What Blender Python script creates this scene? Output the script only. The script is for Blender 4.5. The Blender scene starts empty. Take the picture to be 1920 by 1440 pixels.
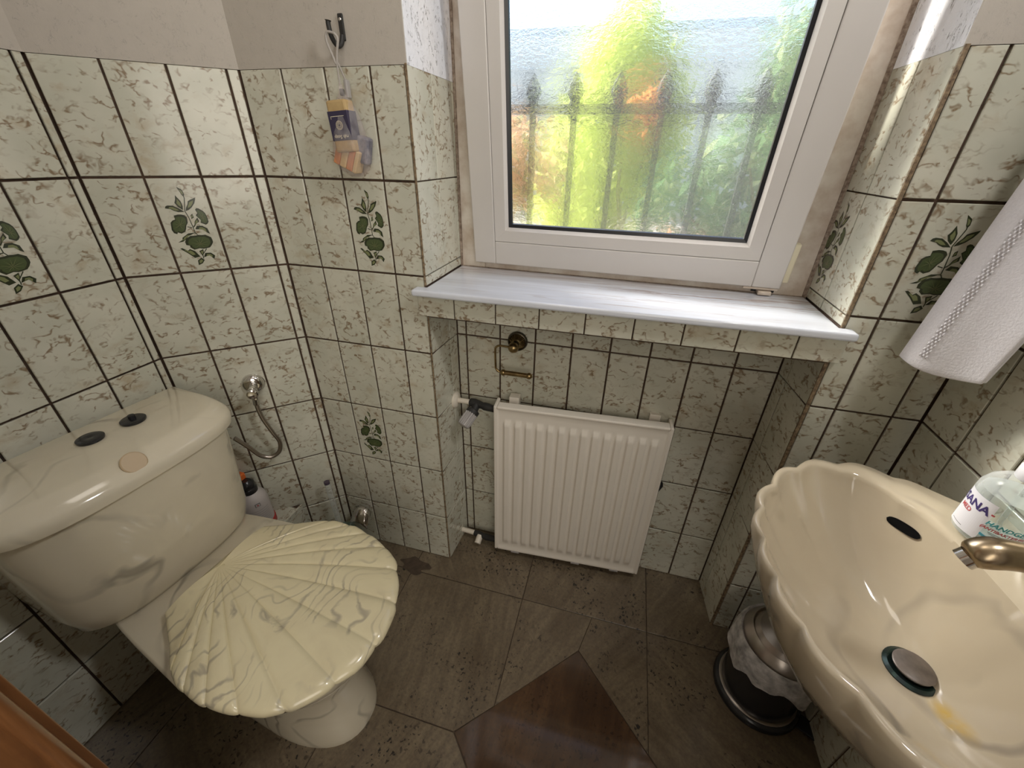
import bpy, math, random
from mathutils import Vector, Matrix
random.seed(7)
S = bpy.context.scene
COL = S.collection
pi, cos, sin = math.pi, math.cos, math.sin

# ------------------------------------------------------------------ camera
cam_d = bpy.data.cameras.new('camera')
cam = bpy.data.objects.new('camera', cam_d); COL.objects.link(cam); S.camera = cam
rx, ry, rz = math.radians(60.4204), math.radians(1.023), math.radians(14.7373)
cam.matrix_world = Matrix.Translation((.8251, -.8689, 1.2571)) @ (
    Matrix.Rotation(rz, 4, 'Z') @ Matrix.Rotation(rx, 4, 'X') @ Matrix.Rotation(ry, 4, 'Z'))
cam_d.sensor_width = 36.0
cam_d.lens = 765.089 / 1920 * 36.0
cam_d.clip_start = .01

# ------------------------------------------------------------------ light
W = bpy.data.worlds.new('sky'); S.world = W
W.use_nodes = True
wn = W.node_tree; wn.nodes.clear()
sky = wn.nodes.new('ShaderNodeTexSky'); sky.sky_type = 'NISHITA'
sky.sun_disc = False; sky.sun_elevation = math.radians(42); sky.sun_rotation = math.radians(-40)
bg = wn.nodes.new('ShaderNodeBackground'); bg.inputs['Strength'].default_value = .34
wo = wn.nodes.new('ShaderNodeOutputWorld')
wn.links.new(sky.outputs[0], bg.inputs[0]); wn.links.new(bg.outputs[0], wo.inputs[0])

def lamp(name, kind, loc, direction, energy, color, **kw):
    d = bpy.data.lights.new(name, kind); d.energy = energy; d.color = color
    for k, v in kw.items(): setattr(d, k, v)
    o = bpy.data.objects.new(name, d); COL.objects.link(o)
    o.location = loc
    o.rotation_euler = Vector(direction).to_track_quat('-Z', 'Y').to_euler()
    return o
lamp('sun', 'SUN', (-3, 5, 6), (.62, -.55, -.60), 18.0, (1, .95, .86), angle=math.radians(14))
lamp('ceiling_fill', 'AREA', (.62, -.42, 2.30), (0, 0, -1), 1.6, (1, .92, .82), size=.34)  # added fill below the ceiling, evens out the room; no fixture modelled
lamp('right_wall_fill', 'AREA', (1.42, -.50, 1.92), (-1, .12, -.45), 11.0, (1, .99, .97), shape='RECTANGLE', size=.12, size_y=.45)  # added fill high on the right wall, brightens left wall and toilet; no mirror
lamp('hallway_fill', 'AREA', (1.35, -2.0, 1.55), (-.5, 1, -.05), 16.0, (1, .93, .83), shape='RECTANGLE', size=1.1, size_y=1.3)  # added fill panel beyond the doorway, lifts the walls from behind the camera
S.view_settings.view_transform = 'Standard'; S.view_settings.look = 'None'
S.view_settings.gamma = 1.0; S.view_settings.use_curve_mapping = False
S.view_settings.exposure = 0.0
S.cycles.use_denoising = True
S.cycles.max_bounces = 14; S.cycles.diffuse_bounces = 6; S.cycles.glossy_bounces = 5
S.cycles.transmission_bounces = 10; S.cycles.transparent_max_bounces = 16
S.cycles.sample_clamp_indirect = 6.0

# ------------------------------------------------------------------ materials
class NT:
    def __init__(s, name):
        s.m = bpy.data.materials.new(name); s.m.use_nodes = True
        s.t = s.m.node_tree; s.t.nodes.clear()
        s.out = s.t.nodes.new('ShaderNodeOutputMaterial')
    def n(s, typ, **kw):
        nd = s.t.nodes.new('ShaderNode' + typ)
        for k, v in kw.items():
            if k.startswith('_'): setattr(nd, k[1:], v)
            else: s.put(nd, k, v)
        return nd
    def put(s, nd, k, v):
        key = int(k[1:]) if (k[0] == 'i' and k[1:].isdigit()) else k.replace('_', ' ')
        sock = nd.inputs[key]
        if isinstance(v, bpy.types.NodeSocket): s.t.links.new(v, sock)
        elif isinstance(v, bpy.types.Node): s.t.links.new(v.outputs[0], sock)
        else:
            if sock.type == 'RGBA' and len(v) == 3: v = (*v, 1)
            sock.default_value = v
    def coords(s, scale=(1, 1, 1), rand=True, loc=(0, 0, 0)):
        c = s.n('TexCoord').outputs['Object']
        mp = s.n('Mapping', Vector=c, Scale=scale, Location=loc).outputs[0]
        if rand:
            r = s.n('ObjectInfo').outputs['Random']
            v = s.n('Vector_Math'.replace('_', ''), _operation='SCALE', i0=(37.0, 91.0, 53.0)); s.put(v, 'Scale', r)
            mp = s.n('VectorMath', _operation='ADD', i0=mp, i1=v.outputs[0]).outputs[0]
        return mp
    def noise(s, vec, scale, detail=4, rough=.55, dist=0.0):
        return s.n('TexNoise', Vector=vec, Scale=scale, Detail=detail, Roughness=rough, Distortion=dist).outputs[0]
    def ramp(s, fac, stops, mode='LINEAR'):
        r = s.n('ValToRGB', Fac=fac); cr = r.color_ramp; cr.interpolation = mode
        while len(cr.elements) < len(stops): cr.elements.new(.5)
        for e, (p, c) in zip(cr.elements, stops):
            e.position = p; e.color = (c, c, c, 1) if not hasattr(c, '__len__') else (*c, 1)
        return r.outputs[0]
    def mix(s, fac, a, b, blend='MIX'):
        m = s.n('MixRGB', _blend_type=blend); s.put(m, 'Fac', fac); s.put(m, 'Color1', a); s.put(m, 'Color2', b)
        return m.outputs[0]
    def math(s, op, a, b=0.0):
        return s.n('Math', _operation=op, i0=a, i1=b).outputs[0]
    def bump(s, h, strength=.2, dist=.001):
        return s.n('Bump', Height=h, Strength=strength, Distance=dist).outputs[0]
    def bsdf(s, **kw):
        b = s.n('BsdfPrincipled')
        for k, v in kw.items(): s.put(b, k, v)
        s.t.links.new(b.outputs[0], s.out.inputs[0]); return b

MAT = {}
def simple(name, color, rough=.5, metal=0.0, **kw):
    t = NT(name); t.bsdf(Base_Color=color, Roughness=rough, Metallic=metal, **kw); MAT[name] = t.m; return t.m

def m_tile():
    t = NT('glazed_tile')
    v = t.coords()
    big = t.noise(v, 9, 3)
    warp = t.n('TexNoise', Vector=v, Scale=30, Detail=2).outputs['Color']
    vw = t.n('VectorMath', _operation='MULTIPLY_ADD', i0=warp, i1=(.022, .022, .022), i2=v).outputs[0]
    vs = t.n('Mapping', Vector=vw, Scale=(.8, 1.15, 1)).outputs[0]
    a = t.noise(vs, 40, 2, .5, .3)
    line = t.ramp(t.math('ABSOLUTE', t.math('SUBTRACT', a, .5)), [(0, 1), (.030, .55), (.06, 0)])
    mask = t.math('MULTIPLY', t.ramp(t.noise(vs, 64, 2, .6), [(.46, 0), (.56, 1)]), t.ramp(t.noise(v, 20, 2, .5), [(.38, .2), (.54, 1)]))
    vein = t.math('MULTIPLY', line, mask)
    smear = t.math('MULTIPLY', t.ramp(t.noise(vs, 26, 4, .6), [(.52, 0), (.72, .7)]), t.ramp(t.noise(v, 15, 2), [(.42, 0), (.62, 1)]))
    base = t.mix(t.ramp(big, [(.35, 0), (.65, 1)]), (.62, .61, .515), (.53, .53, .44))
    c = t.mix(smear, base, (.42, .335, .22))
    c = t.mix(t.math('MULTIPLY', vein, .85), c, (.175, .095, .035))
    t.bsdf(Base_Color=c, Roughness=.16, Normal=t.bump(t.noise(v, 30, 2), .06, .002))
    MAT['tile'] = t.m
m_tile()

def m_floor(name, c1, c2, c3, speck, gloss=.25, grain=1.0):
    t = NT(name)
    c = t.n('TexCoord').outputs['Object']; r = t.n('ObjectInfo').outputs['Random']
    rot = t.n('VectorRotate', _rotation_type='Z_AXIS', Vector=c, Angle=t.math('MULTIPLY_ADD', r, 1.9))
    rv = t.n('VectorMath', _operation='SCALE', i0=(11., 23., 7.)); t.put(rv, 'Scale', r)
    p = t.n('VectorMath', _operation='ADD', i0=rot.outputs[0], i1=rv.outputs[0]).outputs[0]
    st = t.n('Mapping', Vector=p, Scale=(6, 42, 20)).outputs[0]
    streak = t.noise(st, 1.0, 6, .65, .6)
    big = t.noise(p, 7, 4, .6, .4)
    fine = t.noise(p, 130, 4, .7)
    col = t.mix(t.ramp(streak, [(.32, 0), (.68, 1)]), c1, c2)
    col = t.mix(t.ramp(big, [(.45, 0), (.75, .75)]), col, c3)
    col = t.mix(t.ramp(fine, [(.3, .45), (.62, 0)]), col, (.05, .04, .033))
    sp = t.ramp(t.noise(p, 105, 2, .5, .3), [(.60, 0), (.65, 1)])
    sm = t.ramp(t.noise(p, 9, 2), [(.44, 0), (.6, 1)])
    col = t.mix(t.math('MULTIPLY', t.math('MULTIPLY', sp, sm), speck), col, (.02, .017, .015))
    t.bsdf(Base_Color=col, Roughness=gloss, Normal=t.bump(fine, .05, .0006))
    MAT[name] = t.m
m_floor('granite', (.225, .178, .117), (.135, .103, .068), (.11, .078, .047), 1.0, .3)
m_floor('brown_granite', (.12, .068, .036), (.075, .042, .025), (.05, .03, .021), .55, .07)

def swirl(name, base, dark, rough, k=1.0, spec=.5, tint=None, scale=1.0, amount=1.0, warp=.55, wide=1.0, lo=.47, stain=None):
    t = NT(name)
    v = t.coords(rand=False, scale=(scale, scale, scale))
    w = t.n('TexNoise', Vector=v, Scale=3.2, Detail=2, Roughness=.45).outputs['Color']
    vw = t.n('VectorMath', _operation='MULTIPLY_ADD', i0=w, i1=(warp, warp, warp), i2=v).outputs[0]
    wv = t.n('TexWave', _wave_type='BANDS', Vector=vw, Scale=4.2 * k, Distortion=5.0, Detail=3.0, Detail_Scale=1.3, Detail_Roughness=.6).outputs[1]
    ln = t.ramp(wv, [(0, 1), (.06 * wide, .5), (.17 * wide, 0)])
    mask = t.ramp(t.noise(vw, 4.5, 2), [(lo, 0), (lo + .15, 1)])
    f = t.math('MULTIPLY', t.math('MULTIPLY', ln, mask), amount)
    soft = t.ramp(t.noise(vw, 6, 4, .6), [(.42, 0), (.72, 1)])
    c = t.mix(t.math('MULTIPLY', soft, .45), base, tint or tuple(x * .86 for x in base))
    c = t.mix(f, c, dark)
    if stain:
        g = t.n('TexGradient', _gradient_type='SPHERICAL', Vector=t.n('Mapping', Vector=t.n('TexCoord').outputs['Object'], Location=stain[0], Scale=stain[1]).outputs[0]).outputs[1]
        c = t.mix(t.math('MULTIPLY', t.ramp(g, [(0, 0), (.9, 1)]), t.ramp(t.noise(t.coords(rand=False), 60, 4), [(.3, .3), (.6, 1)])), c, (.55, .36, .07))
    t.bsdf(Base_Color=c, Roughness=rough, Coat_Weight=.3, Coat_Roughness=.05)
    MAT[name] = t.m
swirl('ceramic', (.66, .60, .47), (.27, .245, .20), .10, amount=.75)
swirl('seat_plastic', (.70, .63, .42), (.27, .24, .20), .2, k=1.3, tint=(.58, .50, .33), scale=2.0, amount=.65, warp=.6, wide=1.7, lo=.44)
swirl('basin_ceramic', (.50, .43, .32), (.28, .245, .195), .09, k=.8, tint=(.45, .375, .27), amount=.85, wide=1.3, lo=.42, stain=((-1.294 / .013, .500 / .042, -.655 / .05), (1 / .013, 1 / .042, 1 / .05)))

def m_marble():
    t = NT('sill_marble')
    v = t.coords(scale=(1.2, 14, 8), rand=False)
    w = t.n('TexNoise', Vector=v, Scale=1.6, Detail=5, Roughness=.6).outputs['Color']
    vw = t.n('VectorMath', _operation='MULTIPLY_ADD', i0=w, i1=(.9, .9, .9), i2=v).outputs[0]
    a = t.noise(vw, 2.2, 6, .65)
    ln = t.ramp(t.math('ABSOLUTE', t.math('SUBTRACT', a, .5)), [(0, 1), (.03, .5), (.07, 0)])
    mask = t.ramp(t.noise(v, .9, 3), [(.45, 0), (.65, 1)])
    c = t.mix(t.ramp(t.noise(vw, 1.4, 5), [(.4, 0), (.7, .7)]), (.72, .76, .84), (.53, .54, .59))  # bluish base: daylight colour put into the white marble
    c = t.mix(t.math('MULTIPLY', ln, mask), c, (.36, .27, .23))
    # grime band along the window
    sep = t.n('SeparateXYZ', Vector=t.n('TexCoord').outputs['Object'])
    gb = t.math('MULTIPLY', t.ramp(sep.outputs[1], [(.13, 0), (.2, 1)]), t.ramp(t.noise(v, 2.5, 5), [(.35, 0), (.62, .8)]))
    c = t.mix(gb, c, (.30, .22, .17))
    t.bsdf(Base_Color=c, Roughness=.13)
    MAT['marble'] = t.m
m_marble()

def m_plaster(name, col, strength, crack):
    t = NT(name)
    v = t.coords(rand=False)
    f = t.noise(v, 260, 4, .7); b = t.noise(v, 38, 5, .7)
    vs = t.n('Mapping', Vector=v, Scale=(1, 1, .45)).outputs[0]
    cr = t.ramp(t.math('ABSOLUTE', t.math('SUBTRACT', t.noise(vs, 95, 4, .6, 1.2), .5)), [(0, 1), (.02, 0)])
    cm = t.math('MULTIPLY', t.math('MULTIPLY', cr, t.ramp(t.noise(v, 60, 2), [(.5, 0), (.62, 1)])), crack)
    c = t.mix(t.ramp(b, [(.35, .0), (.75, .25)]), col, tuple(x * .78 for x in col))
    c = t.mix(cm, c, (.13, .11, .10))
    h = t.math('SUBTRACT', t.math('ADD', t.math('MULTIPLY', f, .35), b), cm)
    t.bsdf(Base_Color=c, Roughness=.85, Normal=t.bump(h, strength, .003))
    MAT[name] = t.m
m_plaster('plaster', (.48, .44, .39), .25, .35)
m_plaster('reveal_plaster', (.84, .85, .89), .8, .9)  # window light on the reveals put into a paler, bluish plaster colour

def m_noisy(name, c1, c2, scale, rough, bump=0.0, dist=.002, **kw):
    t = NT(name); v = t.coords(rand=False)
    n = t.noise(v, scale, 5, .6)
    a = dict(Base_Color=t.mix(t.ramp(n, [(.35, 0), (.68, 1)]), c1, c2), Roughness=rough)
    if bump: a['Normal'] = t.bump(n, bump, dist)
    a.update(kw); t.bsdf(**a); MAT[name] = t.m
m_noisy('grout', (.085, .05, .031), (.045, .027, .018), 60, .9, .2)
m_noisy('edge_trim', (.30, .22, .13), (.07, .04, .022), 130, .6, .3)
m_noisy('floor_grout', (.10, .07, .048), (.06, .043, .03), 40, .9)
m_noisy('upvc', (.58, .55, .52), (.56, .53, .50), 5, .32)
m_noisy('dirty_upvc', (.76, .70, .62), (.52, .42, .33), 16, .5)
m_noisy('grime', (.17, .12, .09), (.42, .34, .27), 120, .9, .4)
m_noisy('radiator_enamel', (.80, .745, .66), (.77, .715, .63), 3, .35)
m_noisy('brass', (.42, .31, .15), (.22, .155, .075), 45, .33, Metallic=1.0)
m_noisy('aged_nickel', (.50, .40, .27), (.33, .25, .16), 26, .27, Metallic=1.0)
m_noisy('brass_dark', (.09, .075, .05), (.05, .04, .028), 45, .4, Metallic=.9)
m_noisy('towel_cloth', (.76, .74, .77), (.70, .68, .71), 320, .95, .5, .0015)
m_noisy('drain_metal', (.035, .045, .05), (.02, .05, .04), 60, .25, .3, Metallic=.7)
m_noisy('plug_metal', (.24, .21, .19), (.15, .13, .12), 50, .4, Metallic=.6)
m_noisy('brushed_steel', (.40, .36, .32), (.34, .30, .27), 9, .28, Metallic=1.0)
m_noisy('soap_tan', (.50, .36, .17), (.40, .27, .12), 40, .6)
m_noisy('soap_orange', (.62, .27, .12), (.52, .22, .10), 60, .6)
m_noisy('soap_cream', (.66, .50, .27), (.58, .42, .22), 50, .6)
m_noisy('soap_grey', (.12, .12, .16), (.28, .26, .28), 70, .6)
simple('chrome', (.72, .70, .68), .12, 1.0)
simple('black_plastic', (.016, .016, .018), .22)
simple('black_matte', (.02, .019, .018), .6)
simple('gasket', (.012, .013, .016), .35)
simple('grey_plastic', (.36, .34, .33), .35)
simple('white_plastic', (.80, .80, .84), .3)
simple('pipe_paint', (.72, .66, .56), .35)
simple('cream_plastic', (.74, .68, .50), .4)
simple('navy_print', (.035, .028, .065), .5)
simple('label_grey', (.50, .46, .45), .45)
simple('red_plastic', (.42, .02, .02), .35)
simple('orange_plastic', (.75, .16, .03), .4)
simple('cap_purple', (.075, .055, .08), .5)
simple('cord', (.40, .37, .34), .7)
simple('pale_print', (.66, .60, .46), .6)
simple('badge', (.50, .38, .24), .45)
simple('slot_black', (.004, .004, .004), .95, 0.0, Specular_IOR_Level=0.0)
simple('label_white', (.80, .80, .86), .4)
simple('ink_navy', (.045, .03, .14), .5)
simple('ink_red', (.45, .07, .08), .5)
simple('ink_teal', (.06, .36, .42), .5)
simple('ink_black', (.06, .06, .06), .5)
simple('ink_blue', (.08, .36, .50), .5)
simple('leaf_dark', (.035, .042, .022), .18)
simple('leaf_mid', (.075, .10, .04), .18)
simple('leaf_light', (.20, .22, .10), .18)
simple('iron', (.012, .014, .022), .7)

def m_wood():
    t = NT('varnished_wood')
    v = t.coords(scale=(30, 30, 2.2), rand=False)
    n = t.noise(v, 1.6, 6, .6, 1.0)
    c = t.mix(t.ramp(n, [(.3, 0), (.7, 1)]), (.27, .115, .04), (.12, .045, .016))
    t.bsdf(Base_Color=c, Roughness=.28, Coat_Weight=.3)
    MAT['wood'] = t.m
m_wood()

def m_clear(name, tint, opacity, rough=.1, bumpy=0):
    t = NT(name)
    tr = t.n('BsdfTransparent', Color=tint)
    b = t.n('BsdfPrincipled', Base_Color=tint, Roughness=rough)
    if bumpy:
        nz = t.noise(t.coords(rand=False), bumpy, 3)
        t.put(b, 'Normal', t.bump(nz, .7, .006))
        op = t.ramp(nz, [(.3, opacity * .6), (.7, min(1, opacity * 1.5))])
    else:
        fr = t.n('LayerWeight', Blend=.45).outputs['Facing']
        op = t.math('MULTIPLY_ADD', fr, .45); op.node.inputs[2].default_value = opacity
    m = t.n('MixShader'); t.put(m, 'Fac', op); t.put(m, 'i1', tr); t.put(m, 'i2', b)
    t.t.links.new(m.outputs[0], t.out.inputs[0]); MAT[name] = t.m
m_clear('clear_plastic', (.93, .95, .95), .06, .05)
m_clear('gel', (.86, .90, .90), .10, .05)
m_clear('sheer_bag', (.95, .92, .92), .13, .5, 60)
m_clear('bin_bag', (.80, .78, .77), .55, .45, 45)
m_clear('green_glass', (.62, .74, .68), .12, .06)

def m_pane():
    t = NT('textured_glass')
    v = t.coords(rand=False)
    st = t.n('Mapping', Vector=v, Scale=(1, 1, 1.9)).outputs[0]
    a = t.noise(st, 78, 3, .6, 1.0); b = t.noise(st, 250, 3, .6, .6)
    h = t.math('MULTIPLY_ADD', b, .35); t.put(h.node, 'i2', a)
    nm = t.bump(h, 1.0, .0058)
    rf = t.n('BsdfRefraction', Color=(.97, .985, .98), Roughness=.025, IOR=1.08, Normal=nm)
    tr = t.n('BsdfTransparent', Color=(.97, .98, .98))
    gl = t.n('BsdfGlossy', Color=(1, 1, 1), Roughness=.12, Normal=nm)
    tl_ = t.n('BsdfTranslucent', Color=(.92, .96, 1.0))
    m0 = t.n('MixShader', Fac=.045); t.put(m0, 'i1', rf); t.put(m0, 'i2', tl_); rf = m0
    m1 = t.n('MixShader', Fac=.24); t.put(m1, 'i1', rf); t.put(m1, 'i2', tr)
    m2 = t.n('MixShader', Fac=.05); t.put(m2, 'i1', m1); t.put(m2, 'i2', gl)
    t.t.links.new(m2.outputs[0], t.out.inputs[0]); MAT['pane'] = t.m
m_pane()

def m_leaf(name, c1, c2):
    t = NT(name)
    n = t.noise(t.coords(rand=False), 9, 3)
    c = t.mix(t.ramp(n, [(.35, 0), (.65, 1)]), c1, c2)
    d = t.n('BsdfDiffuse', Color=c); tl = t.n('BsdfTranslucent', Color=c)
    m = t.n('MixShader', Fac=.55); t.put(m, 'i1', d); t.put(m, 'i2', tl)
    t.t.links.new(m.outputs[0], t.out.inputs[0]); MAT[name] = t.m
m_leaf('leaf_lime', (.74, .78, .26), (.62, .72, .20))
m_leaf('leaf_green', (.22, .36, .15), (.14, .26, .12))
m_leaf('leaf_olive', (.48, .52, .26), (.36, .44, .22))
m_leaf('petal_orange', (.85, .42, .12), (.82, .34, .14))
m_leaf('leaf_autumn', (.82, .58, .34), (.78, .48, .34))
m_noisy('house_white', (.86, .86, .86), (.80, .80, .81), 4, .9)
m_noisy('slate', (.16, .19, .25), (.12, .14, .19), 12, .6)
m_noisy('gravel', (.62, .56, .46), (.50, .44, .35), 60, .95, .4, .01)
m_noisy('hall_paint', (.66, .62, .56), (.64, .60, .54), 4, .9)

# ------------------------------------------------------------------ mesh helpers
class MB:
    def __init__(s): s.v = []; s.f = []; s.m = []; s.mats = []
    def mi(s, mat):
        m = MAT[mat] if isinstance(mat, str) else mat
        if m not in s.mats: s.mats.append(m)
        return s.mats.index(m)
    def add(s, vs, fs, mat):
        o = len(s.v); k = s.mi(mat)
        s.v += [tuple(v) for v in vs]
        for f in fs: s.f.append([o + i for i in f]); s.m.append(k)
    def box(s, x0, x1, y0, y1, z0, z1, mat, M=None):
        vs = [Vector((x, y, z)) for z in (z0, z1) for y in (y0, y1) for x in (x0, x1)]
        if M: vs = [M @ v for v in vs]
        s.add(vs, [(0, 2, 3, 1), (4, 5, 7, 6), (0, 1, 5, 4), (2, 6, 7, 3), (0, 4, 6, 2), (1, 3, 7, 5)], mat)
    def prism(s, poly, z0, z1, mat):
        n = len(poly)
        vs = [(x, y, z0) for x, y in poly] + [(x, y, z1) for x, y in poly]
        fs = [tuple(range(n - 1, -1, -1)), tuple(range(n, 2 * n))] + [(i, (i + 1) % n, n + (i + 1) % n, n + i) for i in range(n)]
        s.add(vs, fs, mat)
    def loft(s, rings, mat, cap0=True, cap1=True, closed=True):
        n = len(rings[0]); vs = [p for r in rings for p in r]; fs = []
        for i in range(len(rings) - 1):
            for j in range(n if closed else n - 1):
                k = (j + 1) % n
                fs.append((i * n + j, i * n + k, (i + 1) * n + k, (i + 1) * n + j))
        if cap0: fs.append(tuple(range(n - 1, -1, -1)))
        if cap1: fs.append(tuple((len(rings) - 1) * n + j for j in range(n)))
        s.add(vs, fs, mat)
    def tube(s, pts, r, mat, seg=12, caps=True):
        pts = [Vector(p) for p in pts]; rs = r if hasattr(r, '__len__') else [r] * len(pts)
        rings = []; up = None
        for i, p in enumerate(pts):
            t = (pts[min(i + 1, len(pts) - 1)] - pts[max(i - 1, 0)]).normalized()
            if up is None:
                up = Vector((0, 0, 1)) if abs(t.z) < .9 else Vector((1, 0, 0))
            up = (up - t * up.dot(t)).normalized(); side = t.cross(up)
            rings.append([p + (up * cos(2 * pi * k / seg) + side * sin(2 * pi * k / seg)) * rs[i] for k in range(seg)])
        s.loft(rings, mat, caps, caps)
    def lathe(s, prof, mat, M=None, seg=32, flute=None):
        rings = []
        for i, (r, z) in enumerate(prof):
            ring = []
            for k in range(seg):
                a = 2 * pi * k / seg
                q = r if not flute else r * flute(a, i)
                v = Vector((q * cos(a), q * sin(a), z)); ring.append(M @ v if M else v)
            rings.append(ring)
        s.loft(rings, mat, prof[0][0] > 1e-5, prof[-1][0] > 1e-5)
    def sphere(s, c, r, mat, seg=16, sc=(1, 1, 1)):
        s.lathe([(r * sin(pi * i / 10) * 1.0 + 1e-6, -r * cos(pi * i / 10)) for i in range(11)], mat,
                Matrix.Translation(c) @ Matrix.Diagonal((*sc, 1)), seg)
    def build(s, name, parent=None, smooth=False, bevel=0, seg=2, world=None):
        me = bpy.data.meshes.new(name); me.from_pydata(s.v, [], s.f)
        for m in s.mats: me.materials.append(m)
        me.polygons.foreach_set('material_index', s.m)
        if smooth:
            me.polygons.foreach_set('use_smooth', [True] * len(s.f))
        me.update()
        o = bpy.data.objects.new(name, me); COL.objects.link(o)
        if parent: o.parent = parent
        if world is not None: o.matrix_world = world
        if bevel:
            b = o.modifiers.new('bevel', 'BEVEL'); b.width = bevel; b.segments = seg; b.limit_method = 'ANGLE'; b.angle_limit = .6
        if smooth:
            try: me.set_sharp_from_angle(angle=math.radians(smooth if smooth is not True else 40))
            except Exception: pass
        return o
def tag(o, label, cat, group=None):
    o['label'] = label; o['category'] = cat
    if group: o['group'] = group
    return o
def thing(name, label, cat, loc=(0, 0, 0), rotz=0, group=None):
    o = bpy.data.objects.new(name, None); COL.objects.link(o); o.empty_display_size = .05
    o.location = loc; o.rotation_euler = (0, 0, rotz)
    return tag(o, label, cat, group)
def struct(o): o['kind'] = 'structure'; return o
def bez(pts, n=8):
    """Catmull-Rom through points"""
    P = [Vector(p) for p in pts]; out = []
    for i in range(len(P) - 1):
        a, b, c, d = P[max(i - 1, 0)], P[i], P[i + 1], P[min(i + 2, len(P) - 1)]
        for k in range(n):
            t = k / n
            out.append(.5 * ((2 * b) + (c - a) * t + (2 * a - 5 * b + 4 * c - d) * t * t + (3 * b - a - 3 * c + d) * t ** 3))
    return out + [P[-1]]
def text_mesh(body, size, align='CENTER', bold=0.0, shear=0.0):
    c = bpy.data.curves.new('text', 'FONT'); c.body = body; c.size = size; c.align_x = align; c.offset = bold; c.shear = shear
    c.resolution_u = 2
    o = bpy.data.objects.new('text', c); COL.objects.link(o)
    bpy.context.view_layer.update()
    me = bpy.data.meshes.new_from_object(o)
    vs = [v.co.copy() for v in me.vertices]; fs = [tuple(p.vertices) for p in me.polygons]
    bpy.data.objects.remove(o); bpy.data.meshes.remove(me)
    return vs, fs

# ------------------------------------------------------------------ room shell
P = .1012; TOP = 1.3985
ROWS = [0, .2, .4, .6, .8, 1.0, 1.2, TOP]
A1, A0 = math.radians(42), math.radians(88)
d1 = Vector((-cos(A1), -sin(A1), 0)); S1 = .0231; L1 = S1 + 3 * P
d0 = Vector((-cos(A0), -sin(A0), 0)); S0 = .0174
C1 = d1 * L1
CX = 1.4468; EL, ER = .382, 1.2416; NX0, NX1, NY = .392, 1.2265, .1473
GB = .004   # grout plane behind the tile faces
HT = 2.36
Z3 = Vector((0, 0, 1))

wl = MB(); a, b = C1, C1 + d0 * .64; nl = Vector((-1, .035, 0)).normalized()
wl.prism([tuple((a + nl * GB + Vector((0, .15, 0))).xy), tuple((a + nl * .2 + Vector((0, .15, 0))).xy), tuple((b + nl * .2).xy), tuple((b + nl * GB).xy)], -.02, HT, 'grout')
wall_left = struct(wl.build('wall_left'))
wc = MB(); n1 = Vector((-.669, .743, 0))
wc.prism([tuple((C1 + n1 * GB).xy), tuple((n1 * GB).xy), tuple((n1 * .2 + Vector((.1, 0, 0))).xy), tuple((C1 + n1 * .2).xy)], -.02, HT, 'grout')
wall_corner = struct(wc.build('wall_corner'))
wf = MB()
wf.box(-.06, EL - GB, GB, .42, -.02, HT, 'grout')
wf.box(ER + GB, 1.70, GB, .42, -.02, HT, 'grout')
wf.box(EL - GB, ER + GB, NY + GB, .42, -.02, .945, 'grout')
wf.box(EL - GB, ER + GB, -.004, NY + GB, .908, .945, 'grout')
wf.box(EL - GB, ER + GB, GB, .42, 1.98, HT, 'grout')
wf.prism([(EL - GB, GB), (EL, GB), (NX0 - GB, NY + GB), (EL - GB, NY + GB)], -.02, .905, 'grout')
wf.prism([(ER + GB, GB), (ER + GB, NY + GB), (NX1 + GB, NY + GB), (ER, GB)], -.02, .905, 'grout')
wall_front = struct(wf.build('wall_front'))
wr = MB(); wr.box(CX + GB, CX + .25, -1.0, .1, -.02, HT, 'grout')
wall_right = struct(wr.build('wall_right'))
# wall behind the photographer with the doorway he stands in
BX0, BX1, BY = .285, 1.26, -.813
wb = MB()
wb.box(-.5, BX0, BY - .14, BY, -.02, HT, 'hall_paint')
wb.box(BX1, 1.70, BY - .14, BY, -.02, HT, 'hall_paint')
wb.box(BX0, BX1, BY - .14, BY, 2.06, HT, 'hall_paint')
wall_back = struct(wb.build('wall_back'))
hw = MB()
hw.box(-.6, -.5, -2.6, BY - .14, -.02, HT, 'hall_paint'); hw.box(2.2, 2.3, -2.6, BY - .14, -.02, HT, 'hall_paint')
hw.box(-.6, 2.3, -2.7, -2.6, -.02, HT, 'hall_paint'); hw.box(1.70, 2.3, BY - .14, BY, -.02, HT, 'hall_paint')
wall_hallway = struct(hw.build('wall_hallway'))
ce = MB(); ce.box(-.6, 2.3, -2.7, .45, HT, HT + .08, 'plaster'); ceiling = struct(ce.build('ceiling'))
fl = MB(); fl.box(-.6, 2.3, -2.7, .3, -.06, -.003, 'floor_grout'); floor = struct(fl.build('floor'))

# plaster above the tiles
def plaster(parent, poly, z0, z1, mat='plaster'):
    m = MB(); m.prism(poly, z0 - .0016, z1, mat); return m.build('plaster', parent)
e = .0035
plaster(wall_left, [tuple((C1 + nl * e).xy), tuple((C1 - nl * .0).xy), tuple((C1 + d0 * .64).xy), tuple((C1 + d0 * .64 + nl * e).xy)], TOP, HT)
plaster(wall_corner, [(0, 0), tuple((n1 * e).xy), tuple((C1 + n1 * e).xy), tuple(C1.xy)], TOP, HT)
plaster(wall_front, [(0, 0), (EL, 0), (EL, e), (0, e)], TOP, HT)
plaster(wall_front, [(ER, 0), (CX, 0), (CX, e), (ER, e)], TOP, HT)
plaster(wall_front, [(EL - e, e), (EL, e), (EL, .30), (EL - e, .30)], TOP, 1.98, 'reveal_plaster')
plaster(wall_front, [(ER, e), (ER + e, e), (ER + e, .30), (ER, .30)], TOP, 1.98, 'reveal_plaster')
plaster(wall_front, [(EL, 0), (ER, 0), (ER, e), (EL, e)], 1.98, HT)
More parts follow.
